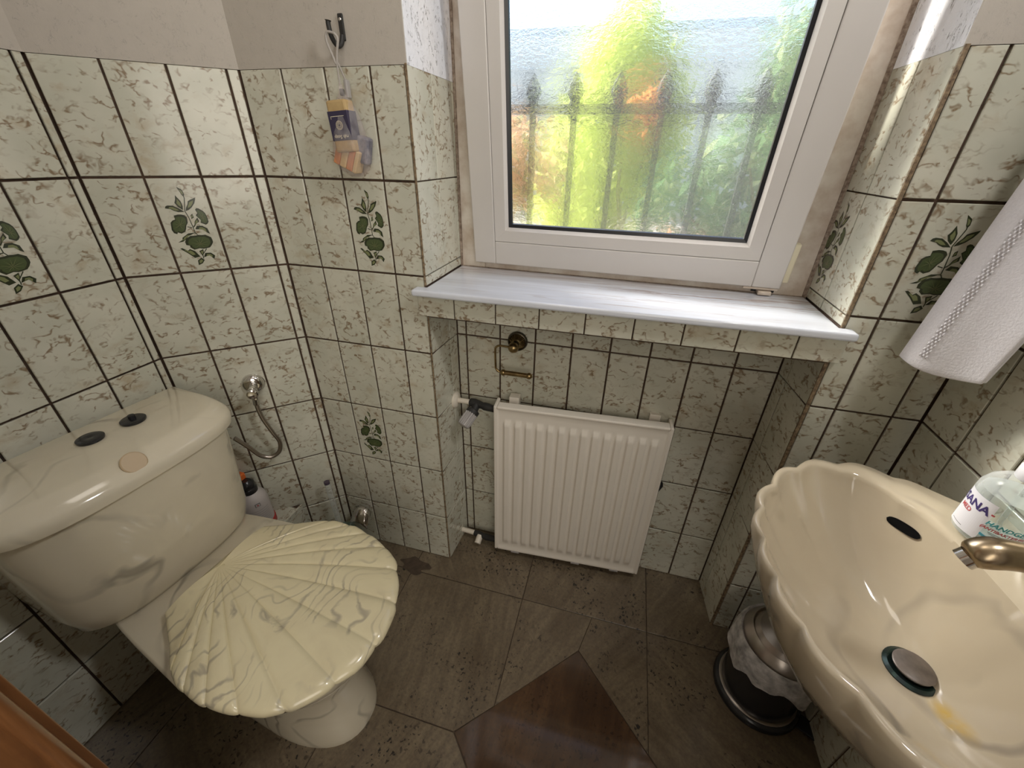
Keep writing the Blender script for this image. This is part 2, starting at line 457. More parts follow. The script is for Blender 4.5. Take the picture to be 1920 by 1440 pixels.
plaster(wall_right, [(CX, 0), (CX + e, 0), (CX + e, -1.0), (CX, -1.0)], TOP, HT)

TM = {}
def tile_mesh(w, h):
    k = (round(w, 4), round(h, 4))
    if k not in TM:
        a, b, c = w / 2, h / 2, min(.0012, w * .2)
        vs = [(-a, -b, -.0045), (a, -b, -.0045), (a, b, -.0045), (-a, b, -.0045)]
        vs += [(-a, -b, -.001), (a, -b, -.001), (a, b, -.001), (-a, b, -.001)]
        vs += [(-a + c, -b + c, 0), (a - c, -b + c, 0), (a - c, b - c, 0), (-a + c, b - c, 0)]
        fs = [(8, 9, 10, 11)]
        for o in (0, 4): fs += [(o + i, o + (i + 1) % 4, o + 4 + (i + 1) % 4, o + 4 + i) for i in range(4)]
        me = bpy.data.meshes.new('tile'); me.from_pydata(vs, [], fs); me.materials.append(MAT['tile']); TM[k] = me
    return TM[k]
def tile_at(parent, c, U, V, w, h):
    U = U.normalized(); V = V.normalized(); N = U.cross(V)
    o = bpy.data.objects.new('tile', tile_mesh(w, h)); COL.objects.link(o); o.parent = parent
    j = random.uniform(-.0003, .0003)
    M = Matrix((U, V, N)).transposed().to_4x4(); M.translation = c + N * j
    o.matrix_world = M
    return o
def tiles(parent, O, U, us, vs=ROWS, V=Z3, gap=.0048, skip=None):
    """us / vs are lists of joint positions; returns the tile objects by (column,row)"""
    out = {}
    U = U.normalized()
    for i in range(len(us) - 1):
        for j in range(len(vs) - 1):
            if skip and skip(i, j): continue
            w, h = us[i + 1] - us[i] - gap, vs[j + 1] - vs[j] - gap
            if w < .003 or h < .003: continue
            c = O + U * (us[i] + us[i + 1]) / 2 + V * (vs[j] + vs[j + 1]) / 2
            out[i, j] = tile_at(parent, c, U, V, w, h)
    return out
XU = Vector((1, 0, 0)); YU = Vector((0, 1, 0))
tl = tiles(wall_left, C1, -d0, [-(S0 + 6 * P) + 0, ] + [-(S0 + k * P) for k in (5, 4, 3, 2, 1, 0)] + [-.0005])
tc = tiles(wall_corner, C1, -d1, [0, P, 2 * P, 3 * P, L1 - .0005])
tf = tiles(wall_front, Vector(), XU, [0, P, 2 * P, 3 * P, EL - .0035])
tr = tiles(wall_front, Vector(), XU, [ER + .006, 1.296, 1.3972, CX])
trr = tiles(wall_right, Vector((CX, 0, 0)), -YU, [k * P for k in range(8)])
SILL = .977
rv = [SILL, 1.0, 1.2, TOP]
rl = tiles(wall_front, Vector((EL, 0, 0)), YU, [.001, .108, .216, .236], rv, gap=.0026)
rr = tiles(wall_front, Vector((ER, .236, 0)), -YU, [0, .020, .128, .235], rv, gap=.0026)
nb = tiles(wall_front, Vector((0, NY, 0)), XU, [NX0] + [.4194 + k * P for k in range(8)] + [NX1], ROWS[:5] + [.905])
lnl = Vector((NX0 - EL, NY, 0)); tiles(wall_front, Vector((EL, 0, 0)), lnl, [.002, .103, lnl.length], ROWS[:5] + [.905], gap=.0026)
lnr = Vector((ER - NX1, -NY, 0)); tiles(wall_front, Vector((NX1, NY, 0)), lnr, [0, .042, lnr.length - .002], ROWS[:5] + [.905], gap=.0026)
# fascia strip under the sill
fs_us = [.3615, .455, .557, .6595, .7625, .866, .966, 1.070, 1.176, 1.2600]
fo = tiles(wall_front, Vector((0, -.0125, 0)), XU, fs_us, [.9065, .9605], gap=.003)
m = MB(); m.box(.363, 1.2585, -.0082, .002, .9075, .9595, 'grout'); m.build('fascia_bed', wall_front)
m = MB(); m.box(EL, ER, -.008, NY, .9045, .908, 'grout'); m.build('soffit', wall_front)
# brown corner strips on the outer edges
for x0, x1, z0, z1 in ((EL - .0035, EL + .0005, SILL, TOP), (ER, ER + .006, SILL, TOP), (EL - .0035, EL, 0, .905), (ER - .001, ER + .006, 0, .905)):
    m = MB(); m.box(x0, x1, -.0012, .0012, z0, z1, 'edge_trim'); m.build('corner_strip', wall_front)

# printed flower motif
LEAVES=[
(0,[(-0.0338,-0.0121),(-0.036,-0.0053),(-0.0346,0.0024),(-0.0332,0.0101),(-0.0281,0.0145),(-0.023,0.0162),(-0.0231,0.0242),(-0.0148,0.0261),(-0.009,0.0259),(-0.0037,0.0242),(-0.0006,0.0198),(-0.0008,0.0165),(-0.0022,0.0083),(-0.0066,0.0025),(-0.0093,-0.0045),(-0.0126,-0.0104),(-0.0205,-0.0138),(-0.0266,-0.0108),(-0.0286,-0.0145)]),
(0,[(-0.0194,-0.0387),(-0.0198,-0.0322),(-0.0158,-0.0247),(-0.0062,-0.0196),(0.0021,-0.0196),(0.0096,-0.0183),(0.017,-0.019),(0.0226,-0.0186),(0.0323,-0.0247),(0.0332,-0.0317),(0.0328,-0.036),(0.0286,-0.0421),(0.0237,-0.0469),(0.016,-0.0484),(0.0103,-0.049),(0.0036,-0.0474),(-0.0019,-0.0487),(-0.0074,-0.0499),(-0.0133,-0.0446),(-0.0133,-0.0403)]),
(0,[(0.0215,0.0074),(0.0235,0.0129),(0.0171,0.023),(0.0213,0.0273),(0.0194,0.0349),(0.0225,0.0377),(0.026,0.0373),(0.0329,0.032),(0.0359,0.027),(0.0373,0.0205),(0.0375,0.0166),(0.0373,0.0086),(0.0337,0.0043),(0.03,0.0026)]),
(1,[(-0.0007,0.0814),(0.0074,0.0757),(0.0085,0.0721),(0.0092,0.066),(0.0067,0.0609),(0.0039,0.0657),(0.0028,0.0706)]),
(1,[(-0.0078,0.0651),(-0.0016,0.0529),(-0.001,0.0478),(-0.0008,0.0427),(-0.0028,0.0348),(-0.0095,0.0409),(-0.0135,0.0496),(-0.0103,0.0561)]),
(1,[(0.0016,0.0325),(0.0041,0.0391),(0.0088,0.0458),(0.0113,0.0523),(0.0165,0.0552),(0.0269,0.0595),(0.026,0.0557),(0.0221,0.0479),(0.0149,0.0398),(0.0083,0.0349)]),
(1,[(-0.0337,0.0393),(-0.0315,0.0434),(-0.0277,0.0449),(-0.0183,0.0442),(-0.0089,0.0383),(-0.0011,0.031),(-0.0124,0.0309),(-0.0193,0.0337),(-0.0243,0.0373)]),
(1,[(0.007,0.0157),(0.0078,0.0237),(0.0116,0.0266),(0.0124,0.0187)]),
(1,[(0.0069,-0.0019),(0.0115,0.0107),(0.0187,0.0185),(0.0198,0.01),(0.0136,0.0061)]),
(1,[(0.0076,-0.0059),(0.0124,0.0013),(0.0229,0.0007),(0.0309,-0.0054),(0.0325,-0.0177),(0.0274,-0.014),(0.0221,-0.0075),(0.0149,-0.0067)]),
(1,[(-0.0329,-0.0326),(-0.0236,-0.0289),(-0.0216,-0.0224),(-0.0086,-0.0142),(0.005,-0.0131),(-0.0071,-0.0176),(-0.0172,-0.027),(-0.0227,-0.031)]),
(1,[(-0.0335,-0.0458),(-0.0291,-0.0447),(-0.0202,-0.0512),(-0.0156,-0.0478),(-0.0073,-0.0529),(-0.0006,-0.0656),(-0.0118,-0.0682),(-0.0213,-0.0572)]),
(1,[(-0.0097,-0.0848),(-0.0081,-0.0739),(0.0006,-0.0685),(0.0054,-0.074),(-0.0012,-0.0816)]),
(1,[(0.0053,-0.068),(0.0108,-0.0585),(0.0218,-0.0588),(0.0284,-0.0656),(0.0247,-0.0735),(0.0186,-0.0651),(0.0127,-0.0627)]),
(1,[(0.004,-0.0651),(0.0003,-0.0536),(0.0094,-0.0498),(0.0085,-0.0587)]),
]
STEMS=[[(0.005,-0.0131),(0.0047,-0.0021),(0.003,0.0194),(-0.0,0.0324)],[(-0.0,0.0324),(0.0071,0.059),(0.0065,0.0695)],[(0.0053,-0.0137),(0.0091,-0.0197)],[(0.0042,-0.0711),(0.0051,-0.062),(0.0163,-0.0491)],[(0.0047,-0.0021),(0.0133,0.0068)],[(0.0053,-0.0137),(-0.0083,-0.0149)],[(0.0025,-0.0022),(-0.0054,-0.0001)]]

def motif_mesh():
    m = MB()
    for kind, pts in LEAVES:
        P2 = [Vector((x, y, 0)) for x, y in pts]; n = len(P2)
        c = sum(P2, Vector()) / n
        if kind == 0: c = c + Vector((.0, -.003, 0))
        lv = ((1, 'leaf_dark', .0003), (.80, 'leaf_mid', .00036)) if kind == 0 else ((1, 'leaf_dark', .0003), (.55, 'leaf_light', .00036))
        for sc, mt, z in lv:
            ring = [c + (p - c) * sc + Vector((0, 0, z)) for p in P2]
            m.add(ring + [c + Vector((0, 0, z))], [(i, (i + 1) % n, n) for i in range(n)], mt)
        if kind == 0:
            for i in range(0, n):
                p = c + (P2[i] - c) * .72; q = c + (P2[i] - c) * .05; s = (p - q).cross(Z3).normalized() * .00035; zz = Vector((0, 0, .0004))
                m.add([q - s + zz, q + s + zz, p + zz], [(0, 1, 2)], 'leaf_light' if i % 2 else 'leaf_dark')
    for ln in STEMS:
        for (x0, y0), (x1, y1) in zip(ln, ln[1:]):
            a, b = Vector((x0, y0, .00033)), Vector((x1, y1, .00033)); s = (b - a).cross(Z3).normalized() * .0008
            m.add([a - s, b - s, b + s, a + s], [(0, 1, 2, 3)], 'leaf_dark')
    o = m.build('flower_motif'); return o
mo = motif_mesh(); first = True
for host in (tr[1, 5], tf[2, 5], tf[1, 2], tc[1, 5], tl[4, 5], rr[1, 1]):
    o = mo if first else mo.copy()
    if not first: COL.objects.link(o)
    first = False
    o.parent = host; o['label'] = 'green nasturtium spray printed on the tile'

# floor slabs
DC = (.860, -.462); HD = .276
def slab(poly, mat, z=0.0, inset=.0014, name='stone_tile'):
    n = len(poly); P2 = [Vector((*p, 0)) for p in poly]
    ar = sum(P2[i].x * P2[(i + 1) % n].y - P2[(i + 1) % n].x * P2[i].y for i in range(n))
    if ar < 0: P2.reverse()
    ins = []
    for i in range(n):
        a, b, c = P2[i - 1], P2[i], P2[(i + 1) % n]
        u, w = (b - a).normalized(), (c - b).normalized()
        nu, nw = Vector((-u.y, u.x, 0)), Vector((-w.y, w.x, 0))
        k = 1 + nu.dot(nw)
        ins.append(b + (nu + nw) * inset / max(k, .3))
    c = sum(ins, Vector()) / n
    m = MB(); m.prism([((p - c).x, (p - c).y) for p in ins], -.005, 0, mat)
    o = m.build(name, floor, bevel=.0006, seg=1); o.location = (c.x, c.y, z); return o
ya, yb, yc = -.078, -.462, -.846
xs = [-.50, -.115, .275, .665, 1.052, 1.46]
slab([(.275, yb), (DC[0] - HD, yb), (.665, -.381 - .002), (.665, ya), (.275, ya)], 'granite')
slab([(.665, -.383), (.86, DC[1] + HD), (.888, ya), (.665, ya)], 'granite', inset=.0006)
slab([(.86, DC[1] + HD), (1.052, -.378), (1.052, ya), (.888, ya)], 'granite', inset=.0006)
slab([(1.052, -.378), (DC[0] + HD, yb), (1.46, yb), (1.46, ya), (1.052, ya)], 'granite')
slab([(.275, yb), (DC[0] - HD, yb), (.665, -.543), (.665, yc), (.275, yc)], 'granite')
slab([(.665, -.543), (.86, DC[1] - HD), (1.052, -.546), (1.052, yc), (.665, yc)][:4] if False else [(.665, -.541), (.86, DC[1] - HD), (.86, yc), (.665, yc)], 'granite')
slab([(.86, DC[1] - HD), (1.052, -.546), (1.052, yc), (.86, yc)], 'granite')
slab([(1.052, -.546), (DC[0] + HD, yb), (1.46, yb), (1.46, yc), (1.052, yc)], 'granite')
for i in range(2):
    for y0, y1 in ((yc, yb), (yb, ya), (ya, .02)):
        slab([(xs[i], y0), (xs[i + 1], y0), (xs[i + 1], y1), (xs[i], y1)], 'granite')
for i in range(2, 5):
    slab([(xs[i], ya), (xs[i + 1], ya), (xs[i + 1], .155), (xs[i], .155)], 'granite')
for i in range(5):
    slab([(xs[i], -1.25), (xs[i + 1], -1.25), (xs[i + 1], yc), (xs[i], yc)], 'granite')
dm = slab([(DC[0], DC[1] + HD), (DC[0] + HD, DC[1]), (DC[0], DC[1] - HD), (DC[0] - HD, DC[1])], 'brown_granite')
dm['label'] = 'polished brown granite diamond set into the pale floor'
# rusty stain by the wall foot
m = MB(); ring = [(.275 + (.05 + .012 * sin(3 * a) + .008 * sin(7 * a + 1)) * cos(a), -.062 + (.030 + .006 * sin(4 * a)) * sin(a), .0004) for a in [2 * pi * k / 28 for k in range(28)]]
m_noisy('rust_stain', (.085, .058, .038), (.045, .031, .021), 50, .6)
m.add(ring, [tuple(range(28))], 'rust_stain'); m.build('stain', floor)

# tiled plinth boxing the pipes behind the toilet
pl = MB(); pl.prism([(-.262, -.46), (-.101, -.46), (-.101, -.094), (-.262, -.24)], 0, .221, 'grout')
plinth = pl.build('trim_1'); struct(plinth)
tiles(plinth, Vector((-.0975, 0, 0)), YU, [-.46, -.395, -.294, -.193, -.094], [0, .2, .224], gap=.003)
tiles(plinth, Vector((-.0975, 0, .2245)), YU, [-.46, -.395, -.294, -.193, -.115], [0, .1012, .145], V=-XU, gap=.003)

# door lining (the wooden jamb at the photographer's left)
def jamb(x, sgn, name):
    prof = [(0, BY + .012), (.030, BY + .012), (.040, BY + .004), (.0, BY)]
    m = MB()
    m.box(x if sgn > 0 else x - .02, x + .02 if sgn > 0 else x, BY - .15, BY - .006, 0, 2.06, 'wood')
    m.box(x - .055 if sgn > 0 else x - .01, x + .012 if sgn > 0 else x + .055, BY + .0, BY + .014, 0, 2.10, 'wood')
    m.tube([(x + sgn * .016, BY - .003, 0), (x + sgn * .016, BY - .003, 2.06)], .009, 'wood', 12)
    m.tube([(x + sgn * .021, BY - .048, 0), (x + sgn * .021, BY - .048, 2.06)], .004, 'wood', 10)
    return struct(m.build(name, smooth=35, bevel=.003))
jamb(BX0, 1, 'trim_2'); jamb(BX1, -1, 'trim_3')

# ------------------------------------------------------------------ window
YW = math.radians(-2.12); TILT = math.radians(6.28)
WU = Vector((cos(YW), sin(YW), 0)); WN = Vector((sin(YW), -cos(YW), 0))      # WN points into the room
def wmat(o, U, V):
    N = U.cross(V); M = Matrix((U, V, N)).transposed().to_4x4(); M.translation = o; return M
F0 = Vector((EL, .228, .945)) ; FM = wmat(F0, WU, Z3)
FW = (ER - EL) / cos(YW); FH = 1.98 - .945
win = MB()
for u0, u1, v0, v1 in ((0, .072, 0, FH), (FW - .072, FW, 0, FH), (.072, FW - .072, 0, .062), (.072, FW - .072, FH - .07, FH)):
    win.box(u0, u1, v0, v1, -.075, 0, 'dirty_upvc', FM)
window_1 = struct(win.build('window_1', bevel=.003))
m = MB()
m.box(.0, .006, .03, FH, .0, .004, 'grime', FM); m.box(FW - .008, FW, .03, FH, .0, .004, 'grime', FM)
m.box(.0, FW, .026, .033, .0, .004, 'grime', FM)
m.build('sealant', window_1)
SM = wmat(Vector((.4345, .2, .9955)), WU, Z3 * cos(TILT) + WN * sin(TILT))
SW, SH, s_, g_ = .742, .93, .0585, .0925
sa = MB()
for u0, u1, v0, v1 in ((0, s_, 0, SH), (SW - s_, SW, 0, SH), (s_, SW - s_, 0, s_), (s_, SW - s_, SH - s_, SH)):
    sa.box(u0, u1, v0, v1, -.055, 0, 'upvc', SM)
sash = sa.build('sash', window_1, bevel=.0025)
def frame_ring(mb, a, b, za, zb, mat):
    """sloping mitred ring between inset a and inset b"""
    A = [(a, a), (SW - a, a), (SW - a, SH - a), (a, SH - a)]; B = [(b, b), (SW - b, b), (SW - b, SH - b), (b, SH - b)]
    vs = [SM @ Vector((*p, za)) for p in A] + [SM @ Vector((*p, zb)) for p in B]
    mb.add(vs, [(i, (i + 1) % 4, 4 + (i + 1) % 4, 4 + i) for i in range(4)], mat)
q = MB()
frame_ring(q, s_ + .0012, g_ - .006, -.0015, -.004, 'upvc'); frame_ring(q, g_ - .006, g_, -.004, -.014, 'upvc')
frame_ring(q, g_, g_, -.014, -.03, 'upvc'); frame_ring(q, s_ + .0012, s_ + .0012, -.03, -.0015, 'upvc')
q.build('glazing_bead', sash)
q = MB(); frame_ring(q, g_ - .001, g_ + .0075, -.0155, -.0185, 'gasket'); frame_ring(q, g_ + .0075, g_ + .0085, -.0185, -.026, 'gasket')
frame_ring(q, s_, s_ + .0014, -.004, -.004, 'gasket')
q.build('gasket', sash)
q = MB(); z = -.024; k = g_ - .012
q.add([SM @ Vector(v) for v in ((k, k, z), (SW - k, k, z), (SW - k, SH - k, z), (k, SH - k, z))], [(0, 1, 2, 3)], 'pane')
q.build('pane', sash)
# hinge and hinge cover at the lower right of the sash
q = MB(); q.box(SW + .001, SW + .014, .012, .098, -.028, -.010, 'cream_plastic', SM); q.box(SW - .075, SW - .002, -.006, .0, -.03, -.002, 'dirty_upvc', SM)
q.build('hinge_cover', window_1, bevel=.002)
q = MB(); q.box(SW - .042, SW - .014, -.016, -.008, -.03, .004, 'dirty_upvc', SM); q.build('hinge', window_1, bevel=.0015)
q = MB(); q.box(SW - .052, SW - .004, -.017, -.006, -.034, -.020, 'black_matte', SM)
q.build('hinge_slot', window_1)

# marble sill
si = MB()
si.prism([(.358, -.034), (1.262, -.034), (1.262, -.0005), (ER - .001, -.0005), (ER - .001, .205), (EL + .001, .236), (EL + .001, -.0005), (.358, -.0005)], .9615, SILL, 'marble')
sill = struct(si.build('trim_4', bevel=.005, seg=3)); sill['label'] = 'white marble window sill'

# ------------------------------------------------------------------ outside
gr = MB(); gr.box(-7, 9, .42, 9, .3, .5, 'gravel'); ground = gr.build('ground'); struct(ground)
hs = MB(); hs.box(-6, 8, 6.6, 6.9, .5, 2.72, 'house_white')
hw_ = hs.build('garden_wall'); tag(hw_, 'long white wall at the far end of the garden, seen through the glass', 'wall')
q = MB(); q.box(-6, 8, 6.5, 7.0, 2.72, 2.80, 'slate'); q.build('coping', hw_)
FY = .80
fence = thing('iron_fence', 'dark wrought iron railing with spear tips just outside the window', 'fence', (0, FY, .5))
q = MB(); q.box(-1.3, 2.9, -.012, .012, .874, .902, 'iron'); q.build('rail', fence)
q = MB(); q.box(-1.3, 2.9, -.012, .012, .10, .125, 'iron'); q.build('rail', fence)
bar = MB(); bar.box(-.0095, .0095, -.0095, .0095, 0, .895, 'iron'); bar0 = bar.build('bar', fence)
sp = MB(); sp.lathe([(.012, .89), (.018, .90), (.016, .912), (.027, .932), (.021, .958), (.0005, .992)], 'iron', seg=8); sp0 = sp.build('spear_tip', bar0)
for k in range(-11, 18):
    x = .445 + .1435 * k
    if k == 0: bar0.location.x = x; continue
    b2 = bar0.copy(); COL.objects.link(b2); b2.location.x = x
    s2 = sp0.copy(); COL.objects.link(s2); s2.parent = b2

def shrub(x, y, z, rad, n, leaf, mat, lab, seed, name='shrub', stem=True, cat='shrub'):
    rnd = random.Random(seed)
    t = thing(name, lab, cat, (x, y, .5))
    q = MB(); rxx, ryy, rzz = rad
    lob = [(Vector((rnd.gauss(0, .42) * rxx, rnd.gauss(0, .42) * ryy, (z - .5) + rnd.gauss(0, .42) * rzz)), rnd.uniform(.35, .6)) for _ in range(14)]
    for i in range(n):
        c, s = rnd.choice(lob)
        dv = Vector((rnd.gauss(0, 1), rnd.gauss(0, 1), rnd.gauss(0, 1))).normalized() * rnd.uniform(.6, 1) * s
        p = c + Vector((dv.x * rxx, dv.y * ryy, dv.z * rzz))
        if p.z < .02: continue
        u = Vector((rnd.gauss(0, 1), rnd.gauss(0, 1), rnd.gauss(0, 1))).normalized(); v = u.orthogonal().normalized() * leaf * .45
        u *= leaf * rnd.uniform(.7, 1.2); nrm = u.cross(v).normalized() * leaf * .15
        q.add([p - u, p + v + nrm, p + u, p - v + nrm], [(0, 1, 2), (0, 2, 3)], mat if isinstance(mat, str) else rnd.choice(mat))
    o = q.build('foliage', t); o['kind'] = 'stuff'
    if stem:
        q = MB()
        for k in range(4):
            c = lob[k][0]; q.tube([(0.03 * k, 0, 0), (c.x * .5, c.y * .5, c.z * .5), tuple(c)], [.02, .014, .006], 'wood', 6)
        q.build('stem', t)
    return t
shrub(.70, 3.0, 1.42, (.52, .5, .95), 3600, .07, 'leaf_lime', 'yellow-green sunlit shrub at the middle of the garden', 3)
shrub(1.72, 2.1, 1.0, (.62, .45, .72), 3600, .06, ['leaf_green', 'leaf_green', 'leaf_olive'], 'dark green shaded shrub right of the yellow-green one', 5)
shrub(2.75, 2.9, 1.4, (.9, .6, .95), 2600, .07, ['leaf_olive', 'leaf_green', 'leaf_lime'], 'olive green bush at the right end of the garden', 8)
shrub(.0, 2.0, 1.2, (.30, .3, .30), 700, .055, ['leaf_autumn', 'leaf_autumn', 'leaf_olive'], 'rusty orange bush at the left of the yellow-green shrub', 11)
shrub(.80, 2.3, 1.52, (.08, .08, .10), 90, .04, 'petal_orange', 'cluster of orange blossoms in front of the yellow-green shrub', 13, 'flower_cluster', False, 'flowers')
shrub(1.10, 1.25, .80, (.10, .10, .12), 150, .04, ['leaf_autumn', 'petal_orange', 'house_white'], 'low pinkish flowering plant by the foot of the railing', 17, 'flowering_plant', True, 'plant')

# ------------------------------------------------------------------ toilet
toilet = thing('toilet', 'cream marbled ceramic toilet with a shell-shaped lid, against the left wall', 'toilet', (-.235, -.445, 0), math.radians(-5.5))
toilet.location = (-.222, -.452, 0)
def dring(hw, d, z, n=40, x0=0.0, e1=.30, e2=.68):
    out = []
    for k in range(n + 1):
        a = -pi / 2 + pi * k / n
        out.append(Vector((x0 + d * abs(cos(a)) ** e1, hw * math.copysign(abs(sin(a)) ** e2, sin(a)), z)))
    return out
q = MB()
q.loft([dring(h, d, z, x0=x) for h, d, z, x in ((.150, .160, .398, .012), (.172, .178, .403, .006), (.186, .190, .418, .002), (.194, .201, .46, 0), (.200, .212, .57, 0), (.205, .220, .66, 0), (.207, .222, .712, 0))], 'ceramic')
cistern = q.build('cistern', toilet, smooth=50)
q = MB()
q.loft([dring(h, d, z, x0=x) for h, d, z, x in ((.214, .226, .697, 0), (.221, .234, .699, -.002), (.223, .236, .708, -.003), (.223, .235, .720, -.003), (.220, .229, .727, -.002), (.212, .211, .739, 0), (.204, .197, .745, .004), (.19, .18, .7475, .01))], 'ceramic')
clid = q.build('cistern_lid', toilet, smooth=50)
def button(x, y, nub, lab):
    q = MB(); q.lathe([(.0215, 0), (.0225, .002), (.0225, .005), (.020, .0065), (.004, .006)] + ([(.0062, .006), (.0062, .015), (.0035, .016), (1e-6, .016)] if nub else [(.003, .0055), (1e-6, .0055)]), 'black_plastic', seg=28)
    o = q.build('flush_button', clid, smooth=35); o.location = (x, y, .7475); o['label'] = lab; return o
button(.077, .000, False, 'flat black flush button')
button(.083, .073, True, 'black flush button with a raised stud')
# shell badge on the front edge
q = MB(); q.lathe([(.0205, 0), (.0205, .003), (.0185, .0045), (1e-6, .0045)], 'badge', seg=28)
bd = q.build('badge', clid, smooth=35); bd.location = (.2135, -.008, .7385); bd.rotation_euler = (0, math.radians(56), 0)
# bowl
def egg(x0, x1, hw, z, back=.75, n=44, p=2.3):
    out = []; xm = x0 + (x1 - x0) * .58
    for k in range(n):
        a = 2 * pi * k / n; c, s = cos(a), sin(a)
        x = xm + (x1 - xm) * abs(c) ** (2 / p) if c >= 0 else xm - (xm - x0) * abs(c) ** (2 / 4.2)
        t = (x - x0) / (xm - x0)
        f = 1 if c >= 0 else back + (1 - back) * max(0, min(1, t)) ** 1.2
        y = hw * f * math.copysign(abs(s) ** (2 / (p if c >= 0 else 4.2)), s)
        out.append(Vector((x, y + .014, z)))
    return out
q = MB()
q.loft([egg(.135, .592, .108, 0, .95), egg(.135, .592, .108, .02, .95), egg(.140, .578, .100, .06, .95), egg(.14, .565, .097, .16, .95), egg(.13, .58, .108, .22, .95),
        egg(.10, .62, .145, .29, .9), egg(.03, .655, .178, .345, .82), egg(.0, .668, .190, .38, .78), egg(.0, .668, .190, .398, .78), egg(.004, .662, .185, .403, .78)], 'ceramic')
q.build('bowl', toilet, smooth=50)
HX = .262
half = [(0, .121), (.07, .158), (.108, .183), (.15, .197), (.21, .201), (.27, .191), (.32, .175), (.36, .152), (.393, .110), (.422, .059), (.432, 0)]
def half_R(th):
    dx, dy = cos(th), sin(th)
    for (x0, y0), (x1, y1) in zip(half, half[1:]):
        den = dx * (y1 - y0) - dy * (x1 - x0)
        if abs(den) < 1e-9: continue
        t = (x0 * (y1 - y0) - y0 * (x1 - x0)) / den; s = (x0 * dy - y0 * dx) / den
        if -1e-6 <= s <= 1 + 1e-6 and t > 0: return t
    return .12
seat = MB()
def shell_ring(sc, z): return [Vector((HX + .004 + cos(a) * half_R(abs(a)) * sc, .018 + sin(a) * half_R(abs(a)) * sc, z)) for a in [-pi / 2 + pi * k / 60 for k in range(61)]]
seat.loft([shell_ring(.955, .402), shell_ring(.97, .404), shell_ring(.97, .416), shell_ring(.955, .418)], 'seat_plastic')
seat.build('seat', toilet, smooth=50)
# fan of flutes: boundaries at equal steps of the outline
bnd = [-90, -58, -50, -42, -33.5, -24, -13, -2, 9.5, 20, 29.5, 38, 46, 54, 90]
def flute(deg):
    for i in range(len(bnd) - 1):
        if deg <= bnd[i + 1] + 1e-9:
            f = (deg - bnd[i]) / (bnd[i + 1] - bnd[i]); edge = i in (0, len(bnd) - 2)
            return i, f, edge
def lid_z(deg, r):
    i, f, edge = flute(deg)
    crown = .0105 * (1 - (2 * abs(r - .5)) ** 2.2)
    if edge:
        g = f if i == 0 else 1 - f
        rib = .0030 * (max(0, (g - .86) / .14) if g > .86 else 0)
    else:
        rib = .0044 * (max(0, 1 - abs(2 * f - 1) ** 5)) - .0016 + .0020 * (f - .5)
    return crown + rib * min(1, r * 1.9) * (1 if r < .97 else .9)
ds = []
for i in range(len(bnd) - 1):
    ds += [bnd[i] + (bnd[i + 1] - bnd[i]) * j for j in (0, .025, .06, .12, .22, .38, .55, .72, .85, .92, .97)]
ds.append(90)
rsn = [.03, .08, .15, .25, .36, .48, .6, .7, .8, .88, .94, .975]
def lobe(deg):
    i, f, edge = flute(deg); return 1.0 if edge else 1 + .014 * (max(0, 1 - abs(2 * f - 1) ** 2) ** .5)
rings = []
for sc, zf in ((.95, 0), (1.0, 0), (1.004, .008)):
    rings.append([Vector((HX + cos(math.radians(d)) * half_R(abs(math.radians(d))) * sc * lobe(d), .018 + sin(math.radians(d)) * half_R(abs(math.radians(d))) * sc * lobe(d), .4185 + zf)) for d in ds])
for r in reversed(rsn + [.995]):
    rings.append([Vector((HX + cos(math.radians(d)) * half_R(abs(math.radians(d))) * r * lobe(d), .018 + sin(math.radians(d)) * half_R(abs(math.radians(d))) * r * lobe(d), .4325 - (.003 if r > .99 else 0) + lid_z(d, r))) for d in ds])
q = MB(); q.loft(rings, 'seat_plastic', True, True)
q.build('seat_lid', toilet, smooth=60)
q = MB()
q.tube([(HX - .012, -.075, .41), (HX - .012, -.039, .41)], .010, 'seat_plastic', 12); q.build('hinge', toilet, smooth=40)
q = MB(); q.tube([(HX - .012, .075, .41), (HX - .012, .111, .41)], .010, 'seat_plastic', 12); q.build('hinge', toilet, smooth=40)

# ------------------------------------------------------------------ angle valve and hose on the corner wall
w1 = lambda s, off, z: Vector((d1.x * s, d1.y * s, z)) + Vector((.669, -.743, 0)) * off
NW1 = Vector((.669, -.743, 0))
va = thing('angle_valve', 'chrome angle valve with a round rosette on the tiled corner wall above the cistern', 'valve', w1(.157, 0, .69), math.radians(0))
def local(o, p): return p - o.location
VM = wmat(Vector(), -d1.normalized(), Z3)
q = MB(); q.lathe([(.0285, 0), (.0285, .003), (.026, .010), (.020, .015), (.012, .017)], 'chrome', VM, 28); q.build('rosette', va, smooth=40)
q = MB(); q.lathe([(.011, .012), (.011, .05), (.0125, .051), (.0125, .062)], 'chrome', VM, 20)
q.tube([NW1 * .04 + Vector((0, 0, 0)), NW1 * .04 + Vector((0, 0, -.028))], .009, 'chrome', 14); q.build('body', va, smooth=40)
q = MB(); q.lathe([(.012, .058), (.0135, .060), (.0135, .070), (.010, .072), (.006, .071), (1e-6, .071)], 'chrome', VM, 20); q.build('knob', va, smooth=40)
hose_pts = [w1(.157, .040, .666), w1(.160, .042, .640), w1(.156, .046, .60), w1(.143, .05, .55), w1(.134, .05, .515), w1(.142, .05, .483), w1(.165, .05, .470), w1(.19, .05, .482), w1(.211, .05, .52), w1(.235, .05, .56)]
hp = bez(hose_pts, 10); q = MB()
q.tube([local(va, p) for p in hp], [.0056 + .0006 * (i % 2) for i in range(len(hp))], 'brushed_steel', 10)
q.tube([local(va, w1(.157, .040, .668)), local(va, w1(.159, .0415, .645))], .0085, 'chrome', 6)
q.build('hose', va, smooth=60)

